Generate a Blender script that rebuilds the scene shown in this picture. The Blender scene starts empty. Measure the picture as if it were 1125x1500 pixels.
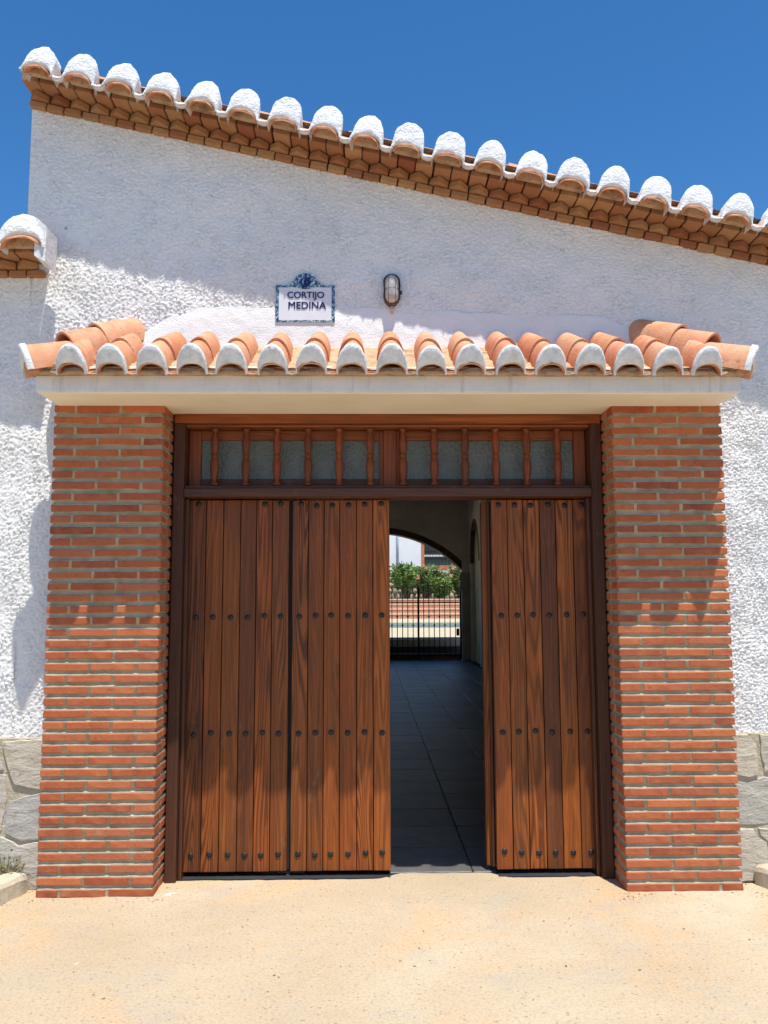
import bpy, bmesh, math, random
import numpy as np
from mathutils import Vector, Matrix, noise
rnd = random.Random(7)
rng = np.random.default_rng(11)
S = bpy.context.scene
C = S.collection
PI = math.pi
R = math.radians

# ------------------------------------------------------------------ camera
cd = bpy.data.cameras.new('camera')
cam = bpy.data.objects.new('camera', cd)
C.objects.link(cam)
S.camera = cam
cd.sensor_fit = 'VERTICAL'
cd.sensor_height = 24.0
cd.lens = 24.0 * 1213 / 1500
cd.clip_start = 0.05
cd.clip_end = 2000
t_, y_, r_ = R(6.0), R(1.0752), R(-0.2177)
fw = Vector((math.sin(y_)*math.cos(t_), math.cos(y_)*math.cos(t_), math.sin(t_)))
rt = Vector((math.cos(y_), -math.sin(y_), 0))
up = rt.cross(fw)
rt2 = rt*math.cos(r_) + up*math.sin(r_)
up2 = -rt*math.sin(r_) + up*math.cos(r_)
M = Matrix((rt2, up2, -fw)).transposed().to_4x4()
M.translation = Vector((-0.122, -4.59, 1.561))
cam.matrix_world = M

# ------------------------------------------------------------------ sky, sun, exposure
W = bpy.data.worlds.new('World')
S.world = W
W.use_nodes = True
wn = W.node_tree
bg = wn.nodes['Background']
sky = wn.nodes.new('ShaderNodeTexSky')
sky.sky_type = 'NISHITA'
sky.sun_disc = False
SUN = Vector((0.35, -1.0, 3.18)).normalized()
sky.sun_elevation = math.asin(SUN.z)
sky.sun_rotation = math.atan2(SUN.x, SUN.y)
sky.altitude = 700
sky.air_density = 1.0
sky.dust_density = 0.4
sky.ozone_density = 4.0
hs = wn.nodes.new('ShaderNodeHueSaturation')
hs.inputs['Saturation'].default_value = 1.27
wn.links.new(sky.outputs[0], hs.inputs['Color'])
wn.links.new(hs.outputs[0], bg.inputs[0])
bg.inputs[1].default_value = 0.138
sd = bpy.data.lights.new('sun', 'SUN')
sd.energy = 5.0
sd.angle = R(0.53)
sd.color = (1.0, 0.955, 0.88)
so = bpy.data.objects.new('sun', sd)
C.objects.link(so)
so.rotation_euler = SUN.to_track_quat('Z', 'Y').to_euler()
so.location = (3, -8, 12)
S.view_settings.view_transform = 'Standard'
S.view_settings.look = 'None'
S.view_settings.exposure = 0.30
S.view_settings.gamma = 1
S.view_settings.use_curve_mapping = False

# ------------------------------------------------------------------ helpers
WL = {}
def thing(name, label, cat, loc=(0, 0, 0), group=None, kind=None):
    o = bpy.data.objects.new(name, None)
    C.objects.link(o)
    o.location = loc
    o.empty_display_size = 0.1
    tag(o, label, cat, group, kind)
    WL[o] = Vector(loc)
    return o
def tag(o, label=None, cat=None, group=None, kind=None):
    if label: o['label'] = label
    if cat: o['category'] = cat
    if group: o['group'] = group
    if kind: o['kind'] = kind
    return o
def link(name, me, mat, parent=None, loc=(0, 0, 0), rot=None):
    """loc is a world position (no turned parents), unless rot parents are used through linkl"""
    o = bpy.data.objects.new(name, me)
    C.objects.link(o)
    if mat is not None and not me.materials: me.materials.append(mat)
    loc = Vector(loc)
    if parent is not None:
        o.parent = parent
        o.location = loc - WL[parent]
    else:
        o.location = loc
    WL[o] = loc
    if rot is not None:
        if isinstance(rot, Matrix):
            o.rotation_euler = rot.to_euler()
        else:
            o.rotation_euler = rot
    return o
def linkl(name, me, mat, parent, loc=(0, 0, 0), rot=(0, 0, 0)):
    o = bpy.data.objects.new(name, me)
    C.objects.link(o)
    if mat is not None and not me.materials: me.materials.append(mat)
    o.parent = parent
    o.location = loc
    o.rotation_euler = rot
    return o
def mesh(name, v, f, smooth=False):
    me = bpy.data.meshes.new(name)
    me.from_pydata([tuple(p) for p in v], [], f)
    me.validate()
    me.update()
    if smooth: me.shade_smooth()
    return me
def bm_mesh(name, bm, smooth=False, recalc=True):
    if recalc: bmesh.ops.recalc_face_normals(bm, faces=bm.faces)
    me = bpy.data.meshes.new(name)
    bm.to_mesh(me)
    bm.free()
    if smooth: me.shade_smooth()
    return me
def box_mesh(name, sx, sy, sz, bev=0.0, jit=0.0, cuts=0, axis=0, seed=0, segs=1):
    """box centred on the origin"""
    bm = bmesh.new()
    bmesh.ops.create_cube(bm, size=1)
    for v in bm.verts: v.co = Vector((v.co.x*sx, v.co.y*sy, v.co.z*sz))
    if bev > 0:
        bmesh.ops.bevel(bm, geom=list(bm.edges), offset=bev, segments=segs, affect='EDGES', profile=0.6)
    if cuts:
        L = (sx, sy, sz)[axis]
        for k in range(1, cuts+1):
            p = [0, 0, 0]; p[axis] = -L/2 + L*k/(cuts+1)
            n = [0, 0, 0]; n[axis] = 1
            bmesh.ops.bisect_plane(bm, geom=bm.verts[:]+bm.edges[:]+bm.faces[:], plane_co=p, plane_no=n)
    if jit:
        for v in bm.verts:
            n = noise.noise_vector(v.co*23 + Vector((seed*7.3, seed*3.1, seed)))
            n2 = noise.noise_vector(v.co*90 + Vector((seed*1.3, seed*5.1, seed)))
            v.co += (n*1.2 + n2*0.9)*jit
    return bm_mesh(name, bm)
def box(name, x0, x1, y0, y1, z0, z1, mat, parent=None, bev=0.003, segs=1, jit=0, cuts=0, axis=0):
    me = box_mesh(name, x1-x0, y1-y0, z1-z0, bev, jit, cuts, axis, seed=rnd.random()*50, segs=segs)
    return link(name, me, mat, parent, ((x0+x1)/2, (y0+y1)/2, (z0+z1)/2))
def prism(pts, depth, y0=0.0):
    """polygon in XZ extruded along +Y"""
    bm = bmesh.new()
    a = [bm.verts.new((p[0], y0, p[1])) for p in pts]
    b = [bm.verts.new((p[0], y0+depth, p[1])) for p in pts]
    bm.faces.new(a); bm.faces.new(b[::-1])
    n = len(pts)
    for i in range(n):
        bm.faces.new((a[i], b[i], b[(i+1) % n], a[(i+1) % n]))
    return bm
def lathe_mesh(name, prof, seg=12, axis='Z'):
    v, f = [], []
    for r, z in prof:
        for k in range(seg):
            a = 2*PI*k/seg
            v.append((r*math.cos(a), r*math.sin(a), z))
    for i in range(len(prof)-1):
        for k in range(seg):
            k2 = (k+1) % seg
            f.append((i*seg+k, i*seg+k2, (i+1)*seg+k2, (i+1)*seg+k))
    f.append(tuple(range(seg))[::-1])
    f.append(tuple((len(prof)-1)*seg+k for k in range(seg)))
    me = mesh(name, v, f)
    me.shade_smooth()
    return me
def tube_mesh(name, pts, r, seg=8):
    v, f = [], []
    pts = [Vector(p) for p in pts]
    for i, p in enumerate(pts):
        d = (pts[min(i+1, len(pts)-1)] - pts[max(i-1, 0)]).normalized()
        q = d.to_track_quat('Z', 'Y').to_matrix()
        rr = r[i] if isinstance(r, (list, tuple)) else r
        for k in range(seg):
            a = 2*PI*k/seg
            v.append(p + q @ Vector((rr*math.cos(a), rr*math.sin(a), 0)))
    for i in range(len(pts)-1):
        for k in range(seg):
            k2 = (k+1) % seg
            f.append((i*seg+k, i*seg+k2, (i+1)*seg+k2, (i+1)*seg+k))
    f.append(tuple(range(seg))[::-1]); f.append(tuple((len(pts)-1)*seg+k for k in range(seg)))
    return mesh(name, v, f, True)
def loft(name, rings, closed=False, smooth=True, caps=False):
    n = len(rings[0])
    v = [p for r in rings for p in r]
    f = []
    for i in range(len(rings)-1):
        for k in range(n if closed else n-1):
            k2 = (k+1) % n
            f.append((i*n+k, i*n+k2, (i+1)*n+k2, (i+1)*n+k))
    if caps:
        f.append(tuple(range(n))); f.append(tuple((len(rings)-1)*n+k for k in range(n))[::-1])
    bm = bmesh.new()
    me = mesh(name, v, f)
    bm.from_mesh(me)
    bmesh.ops.recalc_face_normals(bm, faces=bm.faces)
    bm.to_mesh(me); bm.free()
    if smooth: me.shade_smooth()
    return me
def spectral(nx, ny, dx, lo, hi, seed):
    """band limited noise, wavelengths lo..hi (metres), unit std"""
    g = np.random.default_rng(seed).standard_normal((nx, ny))
    F = np.fft.fft2(g)
    fx = np.fft.fftfreq(nx, dx)[:, None]; fy = np.fft.fftfreq(ny, dx)[None, :]
    fr = np.sqrt(fx**2+fy**2)
    m = np.exp(-((np.log(np.maximum(fr, 1e-6)) - math.log(2/(lo+hi)))**2)/(2*(0.5*math.log(hi/lo))**2))
    r = np.real(np.fft.ifft2(F*m))
    return r/r.std()
def grid_mesh(name, P, keep=None, smooth=True):
    """P: (nx, ny, 3) array of points"""
    nx, ny, _ = P.shape
    idx = np.arange(nx*ny).reshape(nx, ny)
    q = np.stack([idx[:-1, :-1], idx[1:, :-1], idx[1:, 1:], idx[:-1, 1:]], -1).reshape(-1, 4)
    if keep is not None: q = q[keep.reshape(-1)]
    used = np.unique(q)
    remap = -np.ones(nx*ny, dtype=np.int64); remap[used] = np.arange(len(used))
    q = remap[q]
    V = P.reshape(-1, 3)[used]
    me = bpy.data.meshes.new(name)
    me.vertices.add(len(V)); me.vertices.foreach_set('co', V.astype(np.float32).ravel())
    me.loops.add(q.size); me.loops.foreach_set('vertex_index', q.astype(np.int32).ravel())
    me.polygons.add(len(q)); me.polygons.foreach_set('loop_start', np.arange(0, q.size, 4, dtype=np.int32))
    me.update(calc_edges=True)
    if smooth: me.shade_smooth()
    return me

# ------------------------------------------------------------------ materials
class NT:
    def __init__(s, name, rough=0.8, spec=0.3):
        s.m = bpy.data.materials.new(name); s.m.use_nodes = True
        s.t = s.m.node_tree; s.b = s.t.nodes['Principled BSDF']
        s.b.inputs['Roughness'].default_value = rough
        s.b.inputs['Specular IOR Level'].default_value = spec
        s.tc = s.t.nodes.new('ShaderNodeTexCoord'); s.oi = None
    def link(s, a, b): s.t.links.new(a, b)
    def obj(s, scale=(1, 1, 1), shift=False, world=False):
        mp = s.t.nodes.new('ShaderNodeMapping')
        mp.inputs['Scale'].default_value = scale
        if world:
            g = s.t.nodes.new('ShaderNodeNewGeometry'); s.link(g.outputs['Position'], mp.inputs['Vector'])
        else: s.link(s.tc.outputs['Object'], mp.inputs['Vector'])
        if shift:
            m = s.t.nodes.new('ShaderNodeMath'); m.operation = 'MULTIPLY'; m.inputs[1].default_value = 91.0
            s.link(s.rand(), m.inputs[0])
            s.link(m.outputs[0], mp.inputs['Location'])
        return mp.outputs[0]
    def rand(s):
        if s.oi is None: s.oi = s.t.nodes.new('ShaderNodeObjectInfo')
        return s.oi.outputs['Random']
    def noise(s, vec, scale, detail=4, rough=0.55, dist=0.0, out=0):
        n = s.t.nodes.new('ShaderNodeTexNoise')
        n.inputs['Scale'].default_value = scale; n.inputs['Detail'].default_value = detail
        n.inputs['Roughness'].default_value = rough; n.inputs['Distortion'].default_value = dist
        s.link(vec, n.inputs['Vector']); return n.outputs[out]
    def vor(s, vec, scale, feature='F1', out='Distance'):
        n = s.t.nodes.new('ShaderNodeTexVoronoi'); n.feature = feature
        n.inputs['Scale'].default_value = scale
        s.link(vec, n.inputs['Vector']); return n.outputs[out]
    def ramp(s, fac, stops, interp='LINEAR'):
        r = s.t.nodes.new('ShaderNodeValToRGB'); r.color_ramp.interpolation = interp
        e = r.color_ramp.elements
        while len(e) < len(stops): e.new(0.5)
        for i, (p, c) in enumerate(stops):
            e[i].position = p
            e[i].color = (c, c, c, 1) if isinstance(c, (int, float)) else (*c, 1)
        s.link(fac, r.inputs[0]); return r.outputs[0]
    def mix(s, fac, a, b, mode='MIX'):
        n = s.t.nodes.new('ShaderNodeMix'); n.data_type = 'RGBA'; n.blend_type = mode
        for sock, val in ((n.inputs[0], fac), (n.inputs[6], a), (n.inputs[7], b)):
            if isinstance(val, (int, float)): sock.default_value = val
            elif isinstance(val, tuple): sock.default_value = (*val, 1)
            else: s.link(val, sock)
        return n.outputs[2]
    def math(s, op, a, b=None):
        n = s.t.nodes.new('ShaderNodeMath'); n.operation = op
        for sock, val in ((n.inputs[0], a), (n.inputs[1], b)):
            if val is None: continue
            if isinstance(val, (int, float)): sock.default_value = val
            else: s.link(val, sock)
        return n.outputs[0]
    def col(s, c):
        if isinstance(c, tuple): s.b.inputs['Base Color'].default_value = (*c, 1)
        else: s.link(c, s.b.inputs['Base Color'])
    def bump(s, h, dist, strength=1.0, prev=None):
        n = s.t.nodes.new('ShaderNodeBump'); n.inputs['Distance'].default_value = dist
        n.inputs['Strength'].default_value = strength
        s.link(h, n.inputs['Height'])
        if prev is not None: s.link(prev, n.inputs['Normal'])
        s.link(n.outputs[0], s.b.inputs['Normal']); return n.outputs[0]

def mk_simple(name, c, rough=0.6, var=0.15, scale=8, bumpd=0.0, bscale=40, metal=0, spec=0.3, shift=True):
    n = NT(name, rough, spec)
    v = n.obj(shift=shift)
    a = n.noise(v, scale, 5, 0.6)
    lo = tuple(x*(1-var) for x in c); hi = tuple(min(1, x*(1+var)) for x in c)
    n.col(n.ramp(a, [(0.3, lo), (0.7, hi)]))
    n.b.inputs['Metallic'].default_value = metal
    if bumpd: n.bump(n.noise(v, bscale, 5, 0.6), bumpd)
    return n.m

# stucco
n = NT('rough_stucco', 0.95, 0.1)
v = n.obj(world=True)
a = n.noise(v, 1.1, 4, 0.6); b = n.noise(v, 55, 3, 0.6)
c0 = n.ramp(a, [(0.3, (0.80, 0.785, 0.75)), (0.7, (0.88, 0.865, 0.83))])
st = n.ramp(n.noise(n.obj((4.5, 1, 0.45), world=True), 1.9, 6, 0.75), [(0.55, 0.0), (0.80, 0.22)])
c0 = n.mix(st, c0, (0.62, 0.58, 0.52))
sp = n.ramp(n.vor(v, 2.3), [(0.0, 1.0), (0.022, 1.0), (0.028, 0.0)])
n.col(n.mix(n.math('MULTIPLY', sp, 0.55), c0, (0.18, 0.15, 0.13)))
n.bump(n.noise(v, 95, 3, 0.65), 0.004)
STUCCO = n.m
PLASTER = mk_simple('smooth_white_plaster', (0.78, 0.775, 0.765), 0.9, 0.06, 5, 0.003, 30, spec=0.15)
# beam plaster, slightly dirty
n = NT('painted_beam_plaster', 0.85, 0.2)
v = n.obj(world=True)
a = n.noise(v, 3, 6, 0.65)
c0 = n.ramp(a, [(0.25, (0.64, 0.625, 0.59)), (0.6, (0.78, 0.77, 0.745))])
dr = n.ramp(n.noise(n.obj((9, 9, 0.8), world=True), 2.2, 5, 0.75), [(0.56, 0.0), (0.74, 0.55)])
n.col(n.mix(dr, c0, (0.40, 0.35, 0.28)))
n.bump(n.noise(v, 22, 5, 0.5), 0.004)
BEAM = n.m
# limewashed tile end
n = NT('limewash', 0.9, 0.15)
v = n.obj(shift=True)
a = n.noise(v, 22, 5, 0.65)
c0 = n.ramp(a, [(0.3, (0.55, 0.56, 0.57)), (0.5, (0.72, 0.72, 0.71)), (0.72, (0.82, 0.815, 0.80))])
n.col(n.mix(n.ramp(n.noise(v, 60, 3), [(0.66, 0.0), (0.74, 0.6)]), c0, (0.42, 0.36, 0.29)))
n.bump(n.noise(v, 45, 5, 0.6), 0.006)
LIME = n.m
n = NT('rough_limewash', 0.95, 0.1)
v = n.obj(shift=True)
a = n.noise(v, 30, 5, 0.65)
n.col(n.ramp(a, [(0.25, (0.60, 0.60, 0.59)), (0.5, (0.8, 0.8, 0.79)), (0.7, (0.86, 0.86, 0.85))]))
n.bump(n.noise(v, 70, 4, 0.6), 0.012)
LIME_ROUGH = n.m
# pillar brick
n = NT('pillar_brick', 0.88, 0.2)
v = n.obj(shift=True)
base = n.ramp(n.rand(), [(0.0, (0.34, 0.078, 0.036)), (0.2, (0.44, 0.112, 0.045)), (0.4, (0.52, 0.16, 0.065)), (0.6, (0.40, 0.095, 0.043)), (0.8, (0.48, 0.15, 0.075)), (0.92, (0.27, 0.065, 0.036)), (1.0, (0.44, 0.12, 0.055))])
a = n.noise(v, 14, 5, 0.65)
c1 = n.mix(n.ramp(a, [(0.35, 0.0), (0.75, 0.55)]), base, (0.57, 0.20, 0.08))
dk = n.ramp(n.noise(v, 33, 4, 0.7), [(0.56, 0.0), (0.70, 0.6)])
c2 = n.mix(dk, c1, (0.24, 0.075, 0.04))
ef = n.ramp(n.noise(n.obj(world=True), 5.5, 5, 0.7), [(0.60, 0.0), (0.78, 0.42)])
c3 = n.mix(ef, c2, (0.55, 0.36, 0.24))
n.col(c3)
n.bump(n.noise(v, 110, 5, 0.7), 0.0035)
BRICK = n.m
# cornice brick: yellower
n = NT('cornice_brick', 0.9, 0.15)
v = n.obj(shift=True)
base = n.ramp(n.rand(), [(0.0, (0.34, 0.165, 0.078)), (0.3, (0.43, 0.26, 0.125)), (0.55, (0.29, 0.12, 0.06)), (0.8, (0.48, 0.30, 0.15)), (1.0, (0.27, 0.10, 0.055))])
a = n.noise(v, 17, 5, 0.65)
c1 = n.mix(n.ramp(a, [(0.4, 0.0), (0.75, 0.55)]), base, (0.34, 0.13, 0.06))
n.col(n.mix(n.ramp(n.noise(v, 7, 4, 0.6), [(0.55, 0.0), (0.75, 0.4)]), c1, (0.22, 0.17, 0.10)))
n.bump(n.noise(v, 120, 5, 0.7), 0.003)
CBRICK = n.m
# mortar
n = NT('mortar', 0.95, 0.1)
v = n.obj(world=True)
a = n.noise(v, 9, 5, 0.65)
c0 = n.ramp(a, [(0.3, (0.34, 0.275, 0.185)), (0.7, (0.56, 0.46, 0.32))])
n.col(n.mix(n.ramp(n.noise(v, 130, 3), [(0.6, 0.0), (0.72, 0.5)]), c0, (0.2, 0.17, 0.13)))
n.bump(n.noise(v, 160, 4, 0.7), 0.004)
MORTAR = n.m
n = NT('sandy_mortar', 0.95, 0.1)
v = n.obj(world=True)
a = n.noise(v, 12, 6, 0.7)
c0 = n.ramp(a, [(0.32, (0.26, 0.17, 0.11)), (0.5, (0.56, 0.39, 0.24)), (0.75, (0.64, 0.48, 0.32))])
n.col(n.mix(n.ramp(n.noise(v, 40, 4, 0.7), [(0.62, 0.0), (0.7, 0.7)]), c0, (0.14, 0.10, 0.07)))
n.bump(n.noise(v, 60, 5, 0.7), 0.012)
SMORTAR = n.m
n = NT('dark_mortar', 0.95, 0.1)
v = n.obj(world=True)
n.col(n.ramp(n.noise(v, 35, 6, 0.7), [(0.35, (0.10, 0.085, 0.065)), (0.7, (0.33, 0.28, 0.2))]))
n.bump(n.noise(v, 60, 5, 0.7), 0.012)
DMORTAR = n.m
# terracotta
n = NT('terracotta', 0.8, 0.25)
v = n.obj(shift=True)
base = n.ramp(n.rand(), [(0.0, (0.60, 0.235, 0.105)), (0.4, (0.66, 0.29, 0.14)), (0.75, (0.58, 0.21, 0.10)), (1.0, (0.68, 0.34, 0.19))])
a = n.noise(v, 11, 5, 0.65)
c1 = n.mix(n.ramp(a, [(0.38, 0.0), (0.66, 0.7)]), base, (0.68, 0.42, 0.27))
n.col(n.mix(n.ramp(n.noise(v, 26, 5, 0.75), [(0.56, 0.0), (0.68, 0.65)]), c1, (0.30, 0.15, 0.09)))
n.bump(n.noise(v, 80, 4, 0.6), 0.003)
TERRA = n.m

def wood(name, cols, rough=0.42, contrast=0.5, vert=True, spec=0.35, freq=26):
    """cols: ramp over Object Info random"""
    n = NT(name, rough, spec)
    sc = (1, 1, 0.055) if vert else (0.055, 1, 1)
    v = n.obj(sc, shift=True)
    # grain rings: contour lines of a stretched noise
    a = n.noise(v, 9.5, 1.5, 0.4, 0.2)
    w = n.math('SINE', n.math('MULTIPLY', a, freq*4.2))
    w = n.math('MULTIPLY_ADD', w, 0.5); n.t.nodes[-1].inputs[2].default_value = 0.5
    fine_v = n.obj((1, 1, 0.012) if vert else (0.012, 1, 1), shift=True)
    fine = n.noise(fine_v, 330, 4, 0.7)
    mid = n.noise(fine_v, 60, 4, 0.6)
    base = n.ramp(n.rand(), cols)
    g = n.ramp(w, [(0.1, 0.28), (0.8, 1.25)])
    amt = n.ramp(n.noise(n.obj((1, 1, 0.25), shift=True), 1.3, 2), [(0.42, contrast*0.22), (0.62, contrast*0.85)])
    c1 = n.mix(amt, base, g, 'MULTIPLY')
    c2 = n.mix(0.55, c1, n.ramp(fine, [(0.35, 0.5), (0.6, 1.12)]), 'MULTIPLY')
    c3 = n.mix(0.55, c2, n.ramp(mid, [(0.3, 0.55), (0.65, 1.3)]), 'MULTIPLY')
    # weathering patches
    wv = n.noise(n.obj((1, 1, 0.18) if vert else (0.18, 1, 1), shift=True), 7, 5, 0.65)
    c4 = n.mix(n.ramp(wv, [(0.48, 0.0), (0.72, 0.55)]), c3, (0.055, 0.026, 0.015))
    du = n.ramp(n.noise(n.obj((1, 1, 0.5), shift=True), 13, 6, 0.75), [(0.60, 0.0), (0.75, 0.28)])
    n.col(n.mix(du, c4, (0.34, 0.22, 0.13)))
    n.link(n.ramp(fine, [(0.3, rough+0.2), (0.7, rough-0.05)]), n.b.inputs['Roughness'])
    n.bump(n.math('ADD', n.math('MULTIPLY', w, 0.35), fine), 0.0012)
    return n.m
PLANK = wood('plank_wood', [(0.0, (0.29, 0.072, 0.013)), (0.22, (0.39, 0.105, 0.016)), (0.4, (0.13, 0.040, 0.013)), (0.6, (0.31, 0.080, 0.013)), (0.8, (0.17, 0.048, 0.012)), (1.0, (0.41, 0.118, 0.018))], contrast=1.0, rough=0.38, spec=0.3)
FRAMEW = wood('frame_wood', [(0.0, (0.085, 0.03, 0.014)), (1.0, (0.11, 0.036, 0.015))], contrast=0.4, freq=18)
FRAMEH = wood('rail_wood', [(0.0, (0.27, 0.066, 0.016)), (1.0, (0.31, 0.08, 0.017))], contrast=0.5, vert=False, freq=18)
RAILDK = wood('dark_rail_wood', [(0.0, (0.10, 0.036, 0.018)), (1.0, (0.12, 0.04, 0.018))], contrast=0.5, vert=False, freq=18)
SASHV = wood('sash_wood', [(0.0, (0.25, 0.06, 0.016)), (1.0, (0.28, 0.068, 0.017))], contrast=0.4, freq=18)
BALW = wood('baluster_wood', [(0.0, (0.20, 0.046, 0.013)), (1.0, (0.23, 0.052, 0.014))], contrast=0.3, freq=18, rough=0.35)
IRON = mk_simple('black_iron', (0.022, 0.02, 0.019), 0.42, 0.3, 30, 0.001, 90, metal=0.3, spec=0.5)
RIM = mk_simple('rusty_rim_metal', (0.13, 0.10, 0.075), 0.42, 0.5, 25, 0.001, 90, metal=0.75)
SOIL = mk_simple('dry_soil', (0.30, 0.23, 0.15), 0.95, 0.3, 12, 0.02, 25)
GRASSY = mk_simple('dry_twig', (0.22, 0.16, 0.09), 0.9, 0.3, 20)
DRYLEAF = mk_simple('dry_leaf', (0.20, 0.19, 0.07), 0.8, 0.4, 20)
# frosted glass of the transom
n = NT('frosted_glass', 0.3, 0.5)
v = n.obj(world=True)
n.col(n.ramp(n.noise(v, 6, 4), [(0.3, (0.10, 0.115, 0.105)), (0.7, (0.15, 0.165, 0.15))]))
n.bump(n.vor(v, 60), 0.004)
FROST = n.m
# forecourt concrete
n = NT('forecourt_concrete', 0.92, 0.15)
v = n.obj(world=True)
a = n.noise(v, 0.9, 6, 0.6, 0.4)
c0 = n.ramp(a, [(0.28, (0.43, 0.335, 0.215)), (0.5, (0.485, 0.39, 0.265)), (0.72, (0.53, 0.45, 0.325))])
rd = n.ramp(n.noise(v, 1.3, 5, 0.65, 0.5), [(0.50, 0.0), (0.68, 0.7)])
c1 = n.mix(rd, c0, (0.55, 0.37, 0.20))
gy = n.ramp(n.noise(v, 2.6, 6, 0.7), [(0.52, 0.0), (0.66, 0.7)])
c1 = n.mix(gy, c1, (0.43, 0.37, 0.29))
mo = n.ramp(n.noise(v, 75, 6, 0.8), [(0.36, 0.74), (0.5, 1.0), (0.62, 1.08)])
c2 = n.mix(0.85, c1, mo, 'MULTIPLY')
s1 = n.ramp(n.vor(v, 38), [(0.0, 1.0), (0.16, 1.0), (0.24, 0.0)])
sel = n.ramp(n.noise(v, 31, 2), [(0.50, 0.0), (0.55, 1.0)])
c3 = n.mix(n.math('MULTIPLY', n.math('MULTIPLY', s1, sel), 0.6), c2, (0.20, 0.145, 0.095))
s2 = n.ramp(n.vor(v, 85), [(0.0, 1.0), (0.2, 1.0), (0.28, 0.0)])
sel2 = n.ramp(n.noise(v, 19, 2), [(0.50, 0.0), (0.56, 1.0)])
c4 = n.mix(n.math('MULTIPLY', n.math('MULTIPLY', s2, sel2), 0.42), c3, (0.24, 0.18, 0.12))
wf = n.ramp(n.vor(v, 1.5), [(0.0, 1.0), (0.035, 0.9), (0.06, 0.0)])
wf2 = n.math('MULTIPLY', wf, n.ramp(n.noise(v, 28, 3), [(0.5, 0.0), (0.58, 1.0)]))
n.col(n.mix(wf2, c4, (0.82, 0.80, 0.74)))
bb = n.math('ADD', n.noise(v, 70, 5, 0.7), n.math('MULTIPLY', n.noise(v, 260, 3, 0.6), 0.35))
n.bump(bb, 0.0022)
CONC = n.m
KERB = mk_simple('kerb_concrete', (0.52, 0.45, 0.33), 0.92, 0.2, 9, 0.005, 45)
# plinth stone
n = NT('plinth_stone', 0.85, 0.2)
v = n.obj(shift=True)
base = n.ramp(n.rand(), [(0.0, (0.48, 0.43, 0.33)), (0.35, (0.60, 0.53, 0.41)), (0.6, (0.40, 0.39, 0.355)), (0.8, (0.54, 0.47, 0.36)), (1.0, (0.60, 0.53, 0.39))])
a = n.noise(n.obj((1, 1, 2.6), shift=True), 6, 6, 0.65, 0.8)
c1 = n.mix(n.ramp(a, [(0.38, 0.0), (0.7, 0.7)]), base, (0.52, 0.49, 0.42))
ln = n.ramp(n.noise(n.obj((0.7, 1, 4.0), shift=True), 5, 4, 0.6, 0.6), [(0.485, 0.0), (0.5, 0.7), (0.515, 0.0)])
c1 = n.mix(ln, c1, (0.2, 0.18, 0.15))
n.col(n.mix(n.ramp(n.noise(v, 11, 4, 0.6), [(0.62, 0.0), (0.75, 0.5)]), c1, (0.42, 0.26, 0.13)))
n.bump(n.math('ADD', a, n.math('MULTIPLY', n.noise(v, 70, 4), 0.2)), 0.012)
STONE = n.m
PMORTAR = mk_simple('plinth_mortar', (0.46, 0.40, 0.29), 0.95, 0.2, 12, 0.01, 50)
# interior
n = NT('slate_paving', 0.42, 0.4)
v = n.obj(shift=True)
base = n.ramp(n.rand(), [(0.0, (0.085, 0.084, 0.083)), (0.5, (0.125, 0.12, 0.115)), (1.0, (0.095, 0.092, 0.09))])
n.col(n.mix(0.5, base, n.ramp(n.noise(v, 7, 6, 0.65), [(0.3, 0.55), (0.7, 1.35)]), 'MULTIPLY'))
st = n.noise(n.obj((0.6, 4, 1), shift=True), 9, 5, 0.65)
n.bump(st, 0.006)
SLATE = n.m
SUBFLOOR = mk_simple('dark_grout', (0.03, 0.03, 0.032), 0.9, 0.2)
INPL = mk_simple('passage_plaster', (0.80, 0.73, 0.63), 0.92, 0.12, 2.2, 0.006, 18)
ALC = mk_simple('ochre_plaster', (0.70, 0.60, 0.34), 0.92, 0.15, 2.2, 0.004, 18)
TRIM = mk_simple('arch_trim', (0.13, 0.075, 0.045), 0.8, 0.2, 9, 0.004, 30)
PIER = mk_simple('pier_plaster', (0.45, 0.42, 0.38), 0.9, 0.15, 4, 0.004, 30)
DECK = mk_simple('pale_deck_paving', (0.52, 0.44, 0.30), 0.85, 0.08, 1.5)
HWHITE = mk_simple('house_whitewash', (0.80, 0.80, 0.79), 0.9, 0.04, 1.2)
HBRICK = mk_simple('far_brick', (0.52, 0.20, 0.10), 0.9, 0.25, 9)
TREAD = mk_simple('tread_stone', (0.66, 0.52, 0.38), 0.9, 0.1, 5)
n = NT('terrace_brick', 0.9, 0.1)
bt = n.t.nodes.new('ShaderNodeTexBrick')
g = n.obj(world=True)
sx = n.t.nodes.new('ShaderNodeSeparateXYZ'); cx = n.t.nodes.new('ShaderNodeCombineXYZ')
n.link(g, sx.inputs[0]); n.link(sx.outputs[0], cx.inputs[0]); n.link(sx.outputs[2], cx.inputs[1])
n.link(cx.outputs[0], bt.inputs['Vector'])
bt.inputs['Color1'].default_value = (0.50, 0.17, 0.09, 1); bt.inputs['Color2'].default_value = (0.56, 0.24, 0.13, 1)
bt.inputs['Mortar'].default_value = (0.55, 0.42, 0.32, 1); bt.inputs['Scale'].default_value = 1
bt.inputs['Brick Width'].default_value = 0.14; bt.inputs['Row Height'].default_value = 0.40; bt.inputs['Mortar Size'].default_value = 0.012
n.col(bt.outputs[0])
TBRICK = n.m
n = NT('pool_water', 0.06, 0.5)
n.b.inputs['IOR'].default_value = 1.04; n.col((0.01, 0.15, 0.19))
n.bump(n.noise(n.obj(world=True), 3, 3), 0.02)
WATER = n.m
n = NT('window_glass', 0.08, 0.6); n.col((0.02, 0.03, 0.035)); WGLASS = n.m
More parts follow.
